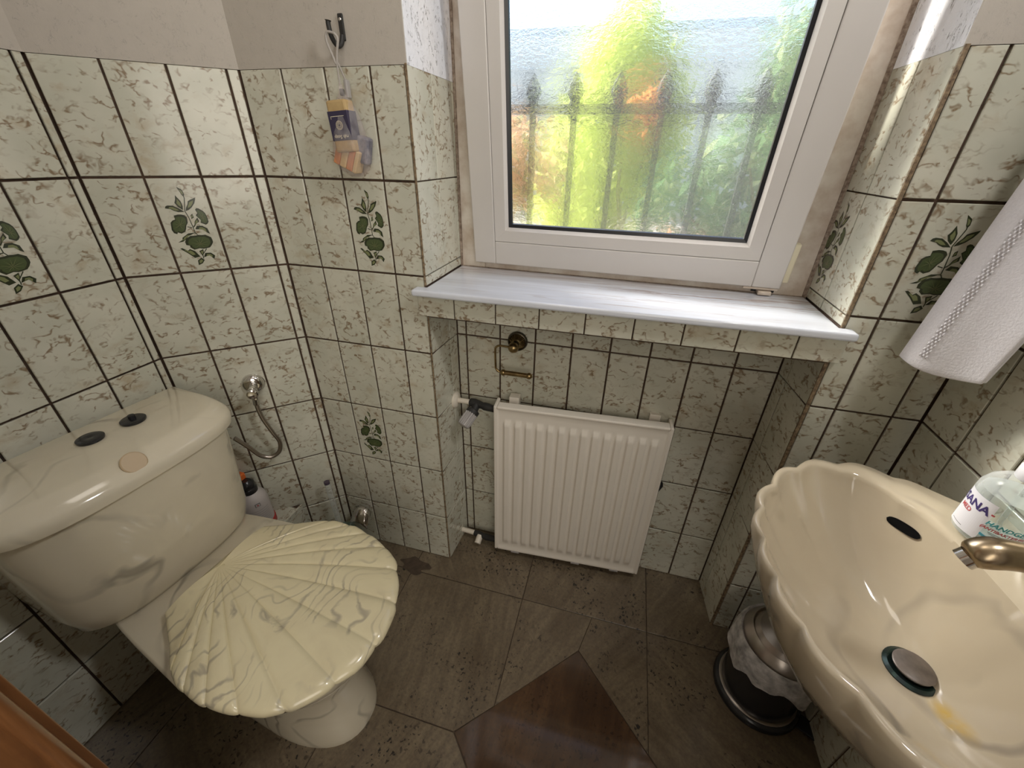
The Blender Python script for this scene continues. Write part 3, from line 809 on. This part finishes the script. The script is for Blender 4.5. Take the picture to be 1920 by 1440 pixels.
# ------------------------------------------------------------------ cleaner bottle on the plinth
can = thing('cleaner_bottle', 'grey-labelled cleaner bottle with black neck and red base, wedged behind the cistern', 'bottle', (-.160, -.199, .2245))
can.scale = (1.16, 1.16, 1.0)
q = MB(); q.lathe([(.036, 0), (.0375, .003), (.0375, .022), (.035, .024)], 'red_plastic', seg=28); q.build('base', can, smooth=40)
q = MB(); q.lathe([(.0352, .022), (.0352, .105), (.033, .118), (.024, .134), (.018, .140)], 'label_grey', seg=28); q.build('body', can, smooth=40)
q = MB(); q.lathe([(.017, .136), (.0205, .138), (.0205, .150), (.018, .154), (.0195, .160), (.0175, .172), (.010, .18)], 'black_plastic', seg=24); q.build('neck', can, smooth=40)
q = MB(); q.box(-.050, -.004, -.011, .011, .178, .200, 'orange_plastic'); q.build('spray_head', can, bevel=.004)
q = MB()
for k in range(-1, 2): pass
a0 = math.radians(-25)
q.add([((.0356) * cos(a0 + t), (.0356) * sin(a0 + t), z) for z in (.100, .112) for t in (-.17, .17)], [(0, 1, 3, 2)], 'ink_black')
q.add([((.0359) * cos(a0 + t), (.0359) * sin(a0 + t), z) for z in (.1015, .1105) for t in (-.14, .14)], [(0, 1, 3, 2)], 'label_grey')
q.add([((.0361) * cos(a0 + t), (.0361) * sin(a0 + t), z) for z, t in ((.103, -.05), (.103, .05), (.109, .04), (.107, -.06))], [(0, 1, 2, 3)], 'ink_red')
for i, zz in enumerate((.040, .047, .054, .061, .068, .076, .084)):
    q.add([((.0355) * cos(a0 + t), (.0355) * sin(a0 + t), z) for z in (zz, zz + .0018) for t in [-.7 + .1 * k for k in range(15)]], [(k, k + 1, 16 + k, 15 + k) for k in range(14)], 'grey_plastic')
q.build('print', can)

# ------------------------------------------------------------------ toilet brush in its clear holder
br = thing('toilet_brush', 'toilet brush with a clear rod handle standing in a clear holder behind the toilet', 'toilet brush', (.020, -.078, 0))
q = MB(); q.lathe([(.045, 0), (.047, .003), (.047, .105), (.0445, .105), (.0445, .006), (1e-6, .006)], 'green_glass', seg=32); q.build('holder', br, smooth=40)
q = MB(); q.lathe([(1e-6, .02), (.028, .024), (.034, .05), (.028, .085), (.008, .10)], 'white_plastic', seg=24, flute=lambda a, i: 1 + .08 * sin(12 * a)); q.build('brush_head', br)
q = MB(); q.tube([(0, 0, .09), (-.012, .004, .325)], .0085, 'clear_plastic', 14); h = q.build('handle', br, smooth=40)
q = MB(); q.tube([(-.012, .004, .322), (-.0126, .0042, .331)], .0088, 'cap_purple', 14); q.build('end_cap', h, smooth=40)
q = MB()
prof = [(-.018, .0), (-.006, .018), (.012, .026), (.032, .023), (.050, .008)]
q.loft([[Vector((.046 + u, .050 - .062 * k + .022 * k * k, .172 + w * 1.1 - .040 * k)) for u, w in prof] for k in [0, .25, .5, .75, 1]], 'chrome', False, False, False)
lidc = q.build('cover_flap', br, smooth=60); so = lidc.modifiers.new('solid', 'SOLIDIFY'); so.thickness = .002
q = MB(); q.tube([(.060, .01, .125), (.066, -.004, .150)], .003, 'chrome', 8); q.tube([(.044, .004, .102), (.060, .010, .125)], .003, 'chrome', 8); q.build('flap_arm', br, smooth=40)

# ------------------------------------------------------------------ radiator
rad = thing('radiator', 'white ribbed panel radiator in the niche below the window sill', 'radiator', (.527, .060, .030))
RU = Vector((.492, .030, 0)).normalized(); RN = RU.cross(Z3)
RM = wmat(Vector(), RU, Z3)
RW, RH = .492, .600
def rib(u):
    x0, pit, wd = .030, .0316, .0205
    k = round((u - x0 - wd / 2) / pit)
    if k < 0 or k > 13: return 0
    dd = abs(u - (x0 + wd / 2 + k * pit)) / (wd / 2)
    return 1 if dd < .72 else max(0, 1 - (dd - .72) / .40)
us = []
u = 0.010
NU, NV = 240, 60
q = MB(); vs = []; fs = []
uu = [.008 + (RW - .016) * i / NU for i in range(NU + 1)]; vv = [.010 + (RH - .018) * j / NV for j in range(NV + 1)]
for v in vv:
    tv = max(0, min(1, (v - .040) / .012)) * max(0, min(1, (.553 - v) / .008))
    for u in uu:
        ed = min(u - .008, RW - .008 - u, v - .010, RH - .008 - v)
        rim = .003 * max(0, min(1, (.006 - ed) / .004)) if ed < .006 else 0
        vs.append(RM @ Vector((u, v, -.004 + .0062 * rib(u) * tv + rim)))
for j in range(NV):
    for i in range(NU):
        a = j * (NU + 1) + i; fs.append((a, a + 1, a + NU + 2, a + NU + 1))
q.add(vs, fs, 'radiator_enamel'); q.build('front_panel', rad, smooth=80)
q = MB()
q.box(0, .0095, 0, RH, -.052, -.001, 'radiator_enamel', RM); q.box(RW - .0095, RW, 0, RH, -.052, -.001, 'radiator_enamel', RM)
q.box(.0095, RW - .0095, RH - .0095, RH, -.030, -.001, 'radiator_enamel', RM); q.box(.0095, RW - .0095, 0, .011, -.030, -.001, 'radiator_enamel', RM)
q.box(.012, RW - .012, .02, RH - .02, -.05, -.03, 'radiator_enamel', RM)
q.build('casing', rad, bevel=.003)
for uo in (.06, .27, .40):
    q = MB(); q.box(uo, uo + .028, -.002, .004, -.008, .0015, 'grey_plastic', RM); q.build('bottom_clip', rad)
for uo in (.035, RW - .060):
    q = MB(); q.box(uo, uo + .03, RH - .035, RH + .006, -.078, -.050, 'radiator_enamel', RM); q.build('wall_bracket', rad, bevel=.002)
q = MB(); q.tube([RM @ Vector(p) for p in ((RW - .004, .405, -.030), (RW + .010, .385, -.030), (RW + .0115, .378, -.028), (RW - .006, .345, -.020))], .0045, 'black_plastic', 8)
q.build('side_clip', rad, smooth=40)

# supply valve with thermostat head
pv = thing('thermostat_valve', 'radiator supply valve with a grey ribbed thermostat head beside the radiator', 'valve', (.387, .112, .598))
q = MB(); q.lathe([(.026, .0), (.026, .006), (.020, .012), (.0105, .013)], 'pipe_paint', Matrix.Rotation(pi / 2, 4, 'Y'), 28); q.build('rosette', pv, smooth=40)
q = MB(); q.tube([(0.004, 0, 0), (.058, -.003, .001)], .0082, 'pipe_paint', 16); q.build('pipe', pv, smooth=40)
q = MB(); q.tube([(.050, -.003, .001), (.054, -.003, .001), (.066, -.004, .001), (.092, -.008, -.001), (.100, -.010, -.001), (.112, -.012, -.001), (.138, -.016, -.003)],
               [.010, .0125, .0135, .0105, .0125, .012, .009], 'black_matte', 14)
q.tube([(.074, -.005, 0), (.070, -.030, -.014)], .012, 'black_matte', 14); q.build('valve_body', pv, smooth=40)
q = MB(); HD_ = (Vector((.046, -.075, -.050)) - Vector((.070, -.024, -.012))).normalized()
hx = HD_.orthogonal().normalized(); HMt = Matrix((hx, HD_.cross(hx), HD_)).transposed().to_4x4(); HMt.translation = (.070, -.024, -.012)
q.lathe([(.016, -.002), (.0195, .0), (.0195, .012), (.017, .014)], 'black_matte', HMt, 32); q.build('collar', pv, smooth=40)
q = MB(); q.lathe([(.0195, .012), (.0195, .046), (.0175, .055), (.0150, .057), (1e-6, .057)], 'grey_plastic', HMt, 64, flute=lambda a, i: 1 if i > 1 else (1 if (a * 16 / (2 * pi)) % 1 < .62 else .86)); q.build('thermostat_head', pv, smooth=30)

rp = thing('return_valve', 'white return pipe and capped valve near the floor at the foot of the radiator', 'valve', (.387, .106, .034))
q = MB(); q.tube([(0, 0, 0), (.052, -.004, .001)], .0088, 'pipe_paint', 16); q.build('pipe', rp, smooth=40)
q = MB(); q.tube([(.050, -.004, .001), (.066, -.006, .001), (.085, -.010, .002), (.10, -.013, .004), (.142, -.020, .012)], [.010, .012, .010, .012, .010], 'black_matte', 14); q.build('valve_body', rp, smooth=40)
q = MB(); q.tube([(.074, -.010, .002), (.072, -.036, -.012)], .0115, 'pipe_paint', 16); q.build('cap', rp, smooth=40)

# ------------------------------------------------------------------ paper holder
ph = thing('paper_holder', 'antique brass toilet paper holder hung below the window sill', 'paper holder', (.573, NY, .802))
PM = wmat(Vector(), XU, Z3)
q = MB(); q.lathe([(.0275, 0), (.0285, .004), (.0265, .011), (.024, .012), (.0235, .009), (.020, .0085)], 'brass_dark', PM, 40)
q.lathe([(.0235, .0095), (.020, .012), (.012, .020), (.0095, .022)], 'brass', PM, 72, flute=lambda a, i: 1 + (.10 * (1 if sin(24 * a) > 0 else -1) if i < 2 else 0)); q.build('rosette', ph, smooth=30)
q = MB(); q.lathe([(.009, .018), (.0085, .034), (.010, .040)], 'brass_dark', PM, 20); q.sphere((0, -.050, 0), .0145, 'brass', 20); q.build('post', ph, smooth=40)
q = MB(); q.tube(bez([(-.008, -.050, 0), (-.038, -.050, .001), (-.049, -.050, -.006), (-.051, -.050, -.018), (-.050, -.050, -.060), (-.049, -.050, -.070), (-.040, -.050, -.078), (-.032, -.050, -.079)], 6), .0030, 'brass', 10); q.build('arm', ph, smooth=40)
q = MB(); q.tube([(-.028, -.050, -.079), (.044, -.050, -.079)], .0068, 'brass', 12)
q.sphere((-.028, -.050, -.079), .0092, 'brass', 18); q.sphere((.046, -.050, -.079), .0092, 'brass', 18); q.build('roller', ph, smooth=40)

# ------------------------------------------------------------------ wash basin
basin = thing('washbasin', 'cream marbled scallop-edged washbasin on the right wall', 'basin', (0, 0, 0))
BC = Vector((1.262, -.420)); RIM = .787
oh = [(1.066, 0), (1.068, .055), (1.083, .115), (1.110, .160), (1.146, .208), (1.204, .245), (1.270, .256), (1.340, .231), (1.390, .194), (1.415, .181), (1.442, .176), (1.442, .09), (1.442, 0)]
ih = [(1.073, 0), (1.076, .052), (1.092, .108), (1.119, .150), (1.154, .196), (1.206, .226), (1.255, .228), (1.296, .197), (1.325, .150), (1.340, .105), (1.348, .055), (1.351, 0)]
def polar(halfpts, th):
    dx, dy = cos(th), abs(sin(th))
    for (x0, y0), (x1, y1) in zip(halfpts, halfpts[1:]):
        x0, x1 = x0 - BC.x, x1 - BC.x
        den = dx * (y1 - y0) - dy * (x1 - x0)
        if abs(den) < 1e-12: continue
        t = (x0 * (y1 - y0) - y0 * (x1 - x0)) / den; s = (x0 * dy - y0 * dx) / den
        if -1e-6 <= s <= 1 + 1e-6 and t > 0: return t
    return .1
NA = 288
def smooth_list(v, k):
    for _ in range(k): v = [(v[i - 1] + 2 * v[i] + v[(i + 1) % len(v)]) / 4 for i in range(len(v))]
    return v
th = [2 * pi * k / NA for k in range(NA)]
# centred polar
RO = [polar(oh, t) for t in th]; RI = smooth_list([polar(ih, t) for t in th], 6)
ROs = smooth_list(RO, 6); back = [max(0, min(1, (cos(t) - .45) / .2)) for t in th]
RO = [a * b + c * (1 - b) for a, b, c in zip(RO, back, ROs)]
cx, cy = BC
pts = [Vector((cx + r * cos(t), cy + r * sin(t))) for r, t in zip(RO, th)]
lob_n = 19
lf = []
for t in th:
    a = abs(((t - pi + pi) % (2 * pi)) - pi) / math.radians(118)      # 0 at the front, 1 at the flanks
    if a > 1: lf.append(0)
    else: lf.append((abs(sin(lob_n / 2 * (t - pi) + pi / 2)) - .64) * min(1, (1 - a) * 8))
def ring(R, z, lo=0, zs=0):
    return [Vector((cx + (r + lo * l) * cos(t), cy + (r + lo * l) * sin(t), (z(i) if callable(z) else z) + zs * l)) for i, (r, t, l) in enumerate(zip(R, th, lf))]
mixr = lambda a: [o * (1 - a) + i * a for o, i in zip(RO, RI)]
sc = lambda R, k, kb=None: [r * (k if kb is None else k * (1 - b) + kb * b) for r, b in zip(R, back)]
DX, DY, DZ = 1.285, -.440, .645
def bowl_ring(t):
    z = DZ + (RIM - .014 - DZ) * (t ** 2.3)
    out = []
    for i, (r, a, l) in enumerate(zip(RI, th, lf)):
        e = Vector((cx + (r * .978 + .0055 * l * t ** 8) * cos(a), cy + (r * .978 + .0055 * l * t ** 8) * sin(a))); d = Vector((DX, DY)); dv = Vector((cos(a), sin(a)))
        k = t ** .9
        p = d.lerp(e, k)
        out.append(Vector((p.x, p.y, z)))
    return out
rings = [ring(sc(RO, .34, .99), .575), ring(sc(RO, .52, .99), .60), ring(sc(RO, .72, .99), .645), ring(sc(RO, .88, 1.0), .70, 0), ring(sc(RO, .965, 1), .745, .003), ring(RO, .772, .008), ring(RO, RIM - .004, .009, .001),
         ring([r - .0025 for r in RO], RIM, .009, .0015), ring(mixr(.5), RIM + .0005, .0075, .0015), ring(mixr(.85), RIM - .0015, .0065, .001), ring(RI, RIM - .005, .006), ring(sc(RI, .985), RIM - .011, .0055)]
for t in (1, .96, .9, .82, .74, .65, .56, .47, .38, .30, .22, .15): rings.append(bowl_ring(t))
q = MB(); q.loft(rings, 'basin_ceramic', True, True); q.build('bowl', basin, smooth=60)
q = MB(); M0 = Matrix.Translation((DX, DY, DZ + .0015))
q.lathe([(.0315, 0), (.0315, .002), (.027, .0045), (.020, .003), (.016, .001), (1e-6, .001)], 'drain_metal', M0, 36); q.build('drain_ring', basin, smooth=40)
q = MB(); q.lathe([(.012, .002), (.0228, .008), (.0235, .0105), (.0215, .0120), (1e-6, .0125)], 'plug_metal', M0, 32); q.build('drain_plug', basin, smooth=40)
# overflow slot
oc = [Vector((1.2986, -.2515, .7492)), Vector((1.3124, -.2710, .7513)), Vector((1.3240, -.2918, .7534))]
on = [Vector((-.796, -.489, .356)), Vector((-.79, -.50, .37)), Vector((-.85, -.40, .34))]
def q3(P3, t): return P3[0] * ((1 - t) * (1 - 2 * t)) + P3[1] * (4 * t * (1 - t)) + P3[2] * (t * (2 * t - 1))
vs = []; fs = []; nS = 20
for k in range(nS + 1):
    t = k / nS; c = q3(oc, t); n = q3(on, t).normalized(); tg = (oc[2] - oc[0]).normalized(); up = n.cross(tg).normalized()
    hgt = .0075 * (max(0, 1 - abs(2 * t - 1) ** 3.0)) ** .5
    for s in (-1, 0, 1): vs.append(c + up * hgt * s + n * (.0016 + (.0 if s else .0002)))
for k in range(nS):
    for s in range(2): a = k * 3 + s; fs.append((a, a + 1, a + 4, a + 3))
q = MB(); q.add(vs, fs, 'slot_black'); q.build('overflow_slot', basin)

# chrome trap below
q = MB(); q.tube([(DX, DY, .60), (DX, DY, .53)], .016, 'chrome', 16); q.lathe([(1e-6, .496), (.024, .498), (.026, .505), (.026, .535), (.016, .545)], 'chrome', Matrix.Translation((DX, DY, 0)), 24)
q.tube([(DX, DY, .528), (CX, DY, .528)], .013, 'chrome', 14); q.build('drain_trap', basin, smooth=40)

# tap
tap = thing('tap', 'antique bronze basin tap with a swan spout, at the back of the washbasin', 'tap', (1.400, -.452, RIM))
q = MB(); q.lathe([(.026, 0), (.026, .006), (.020, .012), (.016, .03), (.0175, .055), (.014, .062)], 'aged_nickel', seg=28); q.build('body', tap, smooth=40)
q = MB(); q.tube(bez([(.004, 0, .045), (-.025, 0, .084), (-.065, .002, .099), (-.110, .003, .104), (-.145, .003, .103), (-.165, .003, .093)], 6), [.0155 - .00022 * k for k in range(12)] + [.0129 + .00035 * k for k in range(12)] + [.0172, .0172, .0168, .016, .015, .0135, .010], 'aged_nickel', 20); spout = q.build('spout', tap, smooth=60)
q = MB(); q.tube([(-.161, .003, .092), (-.1655, .003, .085)], .0115, 'chrome', 18); q.build('aerator', spout, smooth=40)
for s in (-1, 1):
    q = MB(); q.tube([(0, s * .012, .030), (0, s * .058, .034)], .010, 'aged_nickel', 14)
    q.lathe([(.014, .02), (.016, .032), (.012, .046), (.010, .052), (.020, .058), (.020, .066), (.012, .072), (1e-6, .074)], 'aged_nickel', Matrix.Translation((0, s * .060, 0)), 40, flute=lambda a, i: 1 + (.12 * sin(8 * a) if 3 < i < 6 else 0))
    q.build('handle', tap, smooth=40)

# hand gel bottle
BR = .040
gel = thing('hand_gel_bottle', 'clear hand gel bottle with a white label and white cap standing on the basin rim', 'bottle', (1.385, -.298, RIM + .0008))
body = [(1e-6, .002), (.034, 0), (BR - .001, .004), (BR, .010), (BR, .072), (BR * .985, .080), (.034, .092), (.024, .101), (.015, .106), (.013, .112)]
q = MB(); q.lathe(body, 'clear_plastic', seg=48); q.build('shell', gel, smooth=50)
q = MB(); q.lathe([(1e-6, .003), (BR - .004, .005), (BR - .0025, .011), (BR - .0025, .072), (BR - .004, .078), (1e-6, .078)], 'gel', seg=40); q.build('gel', gel, smooth=50)
q = MB(); q.lathe([(.0165, .104), (.0175, .106), (.0175, .122), (.0155, .125), (.0165, .127), (.0165, .138), (1e-6, .139)], 'white_plastic', seg=36, flute=lambda a, i: 1 + .02 * sin(18 * a)); q.build('cap', gel, smooth=40)
q = MB(); q.tube([(0, 0, .104), (.002, 0, .03), (.010, 0, .008)], .0028, 'clear_plastic', 8); q.build('dip_tube', gel, smooth=40)
def wrap(name, body_txt, size, a_c, z_c, mat, parent, bold=0.0, shear=0.0, R=BR + .0006, tilt=0.0):
    vs, fs = text_mesh(body_txt, size, 'CENTER', bold, shear)
    q = MB(); q.add([(R * cos(a_c + v.x / R), R * sin(a_c + v.x / R), z_c + v.y + tilt * v.x) for v in vs], fs, mat); return q.build(name, parent)
ALAB = math.radians(190)        # front label centre (angle round the bottle)
q = MB()
aa = [math.radians(150 + 66 * k / 20) for k in range(21)]
q.add([((BR + .0003) * cos(a), (BR + .0003) * sin(a), z) for z in (.010, .070) for a in aa], [(k, k + 1, 22 + k, 21 + k) for k in range(20)], 'label_white')
q.build('label', gel)
wrap('print', 'ISANA', .0165, math.radians(178), .0500, 'ink_navy', gel, .0005)
wrap('print', 'MED', .0095, math.radians(172), .0395, 'ink_red', gel, .0002)
wrap('print', 'HANDGEL', .0088, math.radians(243), .0395, 'ink_teal', gel, .0003, .25)
wrap('print', '(ANTIBAKTERIELL)', .0058, math.radians(244), .0325, 'ink_red', gel, .0002, .25)
def band(a0, a1, z0, z1, mat, dz=0.0, n=14):
    q = MB(); aa = [math.radians(a0 + (a1 - a0) * k / n) for k in range(n + 1)]; R = BR + .0006
    q.add([(R * cos(a), R * sin(a), z + dz * sin(pi * k / n)) for z in (z0, z1) for k, a in enumerate(aa)], [(k, k + 1, n + 2 + k, n + 1 + k) for k in range(n)], mat); return q.build('print', gel)
band(214, 219, .0535, .0560, 'ink_red')
band(224, 243, .0292, .0300, 'ink_black'); band(246, 272, .0292, .0300, 'ink_black'); band(226, 252, .0274, .0282, 'ink_black')
band(216, 275, .0205, .0245, 'ink_blue', -.004)
band(160, 188, .0150, .0157, 'ink_black')


# ------------------------------------------------------------------ pedal bin under the basin
bn = thing('pedal_bin', 'black bin with steel lid and white bag over its rim, below the washbasin', 'bin', (1.333, -.155, 0))
q = MB(); q.lathe([(.098, 0), (.104, .003), (.105, .012), (.100, .020), (.090, .024)], 'black_plastic', seg=48); q.build('base', bn, smooth=40)
q = MB(); q.lathe([(.0985, .0185), (.0925, .0235), (.088, .025)], 'brushed_steel', seg=48); q.build('base_ring', bn, smooth=40)
q = MB(); q.lathe([(.086, .02), (.088, .03), (.089, .225), (.086, .228)], 'black_plastic', seg=48); q.build('bucket', bn, smooth=40)
q = MB(); q.lathe([(.088, .222), (.089, .232), (.082, .246), (.072, .256), (.070, .252), (.058, .262), (.03, .268), (1e-6, .269)], 'brushed_steel', seg=48); q.build('lid', bn, smooth=25)
rnd = random.Random(4); NB = 72
ph_ = [rnd.uniform(0, 6) for _ in range(6)]
def bagr(a, j):
    w = .5 + .5 * sin(5 * a + ph_[0]) * .5 + .35 * sin(9 * a + ph_[1]) + .2 * sin(17 * a + ph_[2])
    return [.0885, .0935, .0985 + .002 * w, .101 + .006 * w, .100 + .009 * w][j]
def bagz(a, j):
    w = sin(3 * a + ph_[3]) + .6 * sin(7 * a + ph_[4]) + .3 * sin(13 * a + ph_[5])
    return [.230, .236, .222, .195 + .004 * w, .160 + .012 * w][j]
q = MB(); q.loft([[Vector((bagr(2 * pi * k / NB, j) * cos(2 * pi * k / NB), bagr(2 * pi * k / NB, j) * sin(2 * pi * k / NB), bagz(2 * pi * k / NB, j))) for k in range(NB)] for j in range(5)], 'bin_bag', False, False)
q.build('bag', bn, smooth=60)
q = MB(); q.box(-.145, -.095, -.02, .02, .004, .010, 'black_plastic', Matrix.Rotation(math.radians(150), 4, 'Z')); q.build('pedal', bn, bevel=.003)

# ------------------------------------------------------------------ towel
tw = thing('towel', 'white waffle-edged hand towel hanging on the right wall above the washbasin', 'towel', (1.38, -.09, .955))
BL, BRt, TL, TR = Vector((1.327, -.048, .952)), Vector((1.391, -.141, .953)), Vector((1.376, -.040, 1.30)), Vector((1.428, -.168, 1.30))
def tp(u, v, off=0.0):
    p = BL.lerp(BRt, u).lerp(TL.lerp(TR, u), v)
    n = (BRt - BL).cross(Z3).normalized()
    w = .0075 * sin(u * 3.3 + .4) + .004 * sin(u * 7 + v * 2.0) * (1 - .4 * v)
    drop = -.010 * sin(pi * u) * (1 - v) ** 2
    return p + n * (w + off) + Vector((0, 0, drop)) - tw.location
NUt, NVt = 28, 34
q = MB()
for side, off in ((1, 0), (-1, -.011)):
    vs = [tp(i / NUt, j / NVt, off) for j in range(NVt + 1) for i in range(NUt + 1)]
    fs = [(j * (NUt + 1) + i, j * (NUt + 1) + i + 1, (j + 1) * (NUt + 1) + i + 1, (j + 1) * (NUt + 1) + i) for j in range(NVt) for i in range(NUt)]
    q.add(vs, fs, 'towel_cloth')
tb = q.build('cloth', tw, smooth=70); so = tb.modifiers.new('solid', 'SOLIDIFY'); so.thickness = .005; so.offset = 0
be = tb.modifiers.new('bevel', 'BEVEL'); be.width = .002; be.segments = 2; be.limit_method = 'ANGLE'
q = MB(); NWf = 60
for j in range(NWf):
    for i in range(5):
        if (i + j) % 2: continue
        u0 = .235 + i * .020; v0 = .06 + j * .0142
        a, b, c, d = tp(u0, v0, .0032), tp(u0 + .020, v0, .0032), tp(u0 + .020, v0 + .0142, .0032), tp(u0, v0 + .0142, .0032)
        m_ = (a + b + c + d) / 4 + (BRt - BL).cross(Z3).normalized() * .0022
        q.add([a, b, c, d, m_], [(0, 1, 4), (1, 2, 4), (2, 3, 4), (3, 0, 4)], 'towel_cloth')
wf_ = q.build('waffle_band', tw); wf_['kind'] = 'stuff'
rl_ = thing('towel_rail', 'towel rail on the right wall that carries the white towel', 'rail', (1.40, -.10, 1.30))
q = MB(); q.tube([(-.024, .064, .004), (.028, -.072, .004)], .006, 'chrome', 12); q.build('bar', rl_, smooth=40)
q = MB(); q.tube([(.028, -.072, .004), (CX - 1.40, -.072, .004)], .007, 'chrome', 12); q.build('bracket', rl_, smooth=40)
q = MB(); q.tube([(-.024, .064, .004), (CX - 1.40, .064, .004)], .007, 'chrome', 12); q.build('bracket', rl_, smooth=40)

# ------------------------------------------------------------------ hook, cord and soap in a sheer bag
hk = thing('wall_hook', 'black metal hook on the plaster left of the window', 'hook', (.258, 0, 1.452))
q = MB(); q.box(-.0055, .0055, -.004, 0, -.018, .022, 'black_matte'); q.build('plate', hk, bevel=.002)
q = MB(); q.tube(bez([(0, -.004, -.010), (-.001, -.010, -.024), (-.004, -.019, -.027), (-.008, -.026, -.016), (-.0095, -.028, .0), (-.009, -.028, .007)], 6), [.0042] * 28 + [.0042, .005, .0058], 'black_matte', 10); q.build('prong', hk, smooth=40)
q = MB(); q.sphere((0, -.0045, .013), .003, 'chrome', 10, (1, .5, 1)); q.build('screw', hk, smooth=40)
sb = thing('soap_bag', 'sheer white bag holding soap bars, hung from the black hook', 'soap bag', (.253, -.027, 1.426))
q = MB(); q.tube(bez([(.006, -.004, .014), (-.008, -.004, .016), (-.012, -.004, .004), (-.004, -.004, -.018), (.000, -.002, -.030), (.006, -.003, -.012), (.012, -.004, .006), (.006, -.004, .014)], 6), .0022, 'cord', 8)
q.tube([(.001, -.002, -.026), (-.002, .002, -.062)], .0016, 'cord', 8); q.tube([(.002, -.001, -.026), (.008, .012, -.060)], .0016, 'cord', 8); q.build('cord', sb, smooth=50)
q = MB(); q.box(.003, .010, .006, .018, -.082, -.052, 'grey_plastic'); q.box(-.009, -.003, .006, .016, -.078, -.066, 'black_matte'); q.build('cord_lock', sb, bevel=.002)
def hull(sections, mat, name, wob=.0):
    q = MB(); rr = []
    for (x, y, z, a, b) in sections:
        rr.append([Vector((x + a * cos(t) * (1 + wob * sin(5 * t + z * 90)), y + b * sin(t) * (1 + wob * sin(7 * t + z * 60)), z)) for t in [2 * pi * k / 36 for k in range(36)]])
    q.loft(rr, mat, True, True); return q.build(name, sb, smooth=60)
hull([(0, .0, -.060, .003, .003), (0, .0, -.075, .006, .005), (.0, .002, -.092, .020, .012), (-.001, .003, -.115, .031, .021), (.0, .003, -.150, .037, .024), (.001, .003, -.180, .040, .025), (.001, .004, -.205, .032, .020), (.003, .004, -.218, .012, .010)], 'sheer_bag', 'bag', .06)
SR = Matrix.Translation((-.004, -.003, -.128)) @ Matrix.Rotation(math.radians(-4), 4, 'Y')
q = MB(); q.box(-.0215, .0215, -.014, .015, -.046, .042, 'soap_tan', SR); soap1 = q.build('soap_bar', sb, bevel=.004); soap1['label'] = 'tan soap bar in a navy paper sleeve'
q = MB(); q.box(-.0222, .0222, -.0146, .0156, -.026, .024, 'navy_print', SR); slv = q.build('paper_sleeve', soap1, bevel=.001)
def flat(body_txt, size, x, z, mat, rot, bold=0, y=-.0150):
    vs, fs = text_mesh(body_txt, size, 'CENTER', bold); c, s = cos(rot), sin(rot)
    return [SR @ Vector((x + c * v.x - s * v.y, y, z + s * v.x + c * v.y)) for v in vs], fs, mat
q = MB()
q.add(*flat('rub Soap', .0088, 0, -.0165, 'pale_print', pi, .0002))
for r0, r1 in ((.0078, .0068), (.0058, .0050), (.0036, .0028)):
    n = 24; q.add([SR @ Vector((r * cos(2 * pi * k / n), -.0150, .0 + r * sin(2 * pi * k / n))) for r in (r0, r1) for k in range(n)], [(k, (k + 1) % n, n + (k + 1) % n, n + k) for k in range(n)], 'pale_print')
for k in range(12):
    a = 2 * pi * k / 12; b = .12
    q.add([SR @ Vector((r * cos(a + s * b * .5), -.0150, r * sin(a + s * b * .5))) for r, s in ((.0014, -1), (.0014, 1), (.0074, .5), (.0074, -.5))], [(0, 1, 2, 3)], 'pale_print')
q.add([SR @ Vector(p) for p in ((-.016, -.015, .0145), (.014, -.015, .0145), (.014, -.015, .0155), (-.016, -.015, .0155))], [(0, 1, 2, 3)], 'pale_print')
q.add([SR @ Vector(p) for p in ((-.016, -.015, .0105), (-.015, -.015, .0105), (-.015, -.015, .0155), (-.016, -.015, .0155))], [(0, 1, 2, 3)], 'pale_print')
q.build('print', slv)
S2 = Matrix.Translation((-.003, .002, -.186)) @ Matrix.Rotation(math.radians(24), 4, 'Y')
for i, (mt, x0, x1) in enumerate((('soap_orange', -.030, -.016), ('soap_cream', -.0155, -.001), ('soap_orange', -.0005, .013), ('soap_cream', .0135, .022))):
    q = MB(); q.box(x0, x1, -.012, .014, -.020, .022, mt, S2); q.build('soap_slice', sb, bevel=.002)
q = MB(); q.box(.006, .034, -.004, .018, -.020, .030, 'soap_grey', Matrix.Translation((.004, .004, -.170)) @ Matrix.Rotation(math.radians(14), 4, 'Y')); o = q.build('soap_bar', sb, bevel=.005); o['label'] = 'dark grey speckled soap'
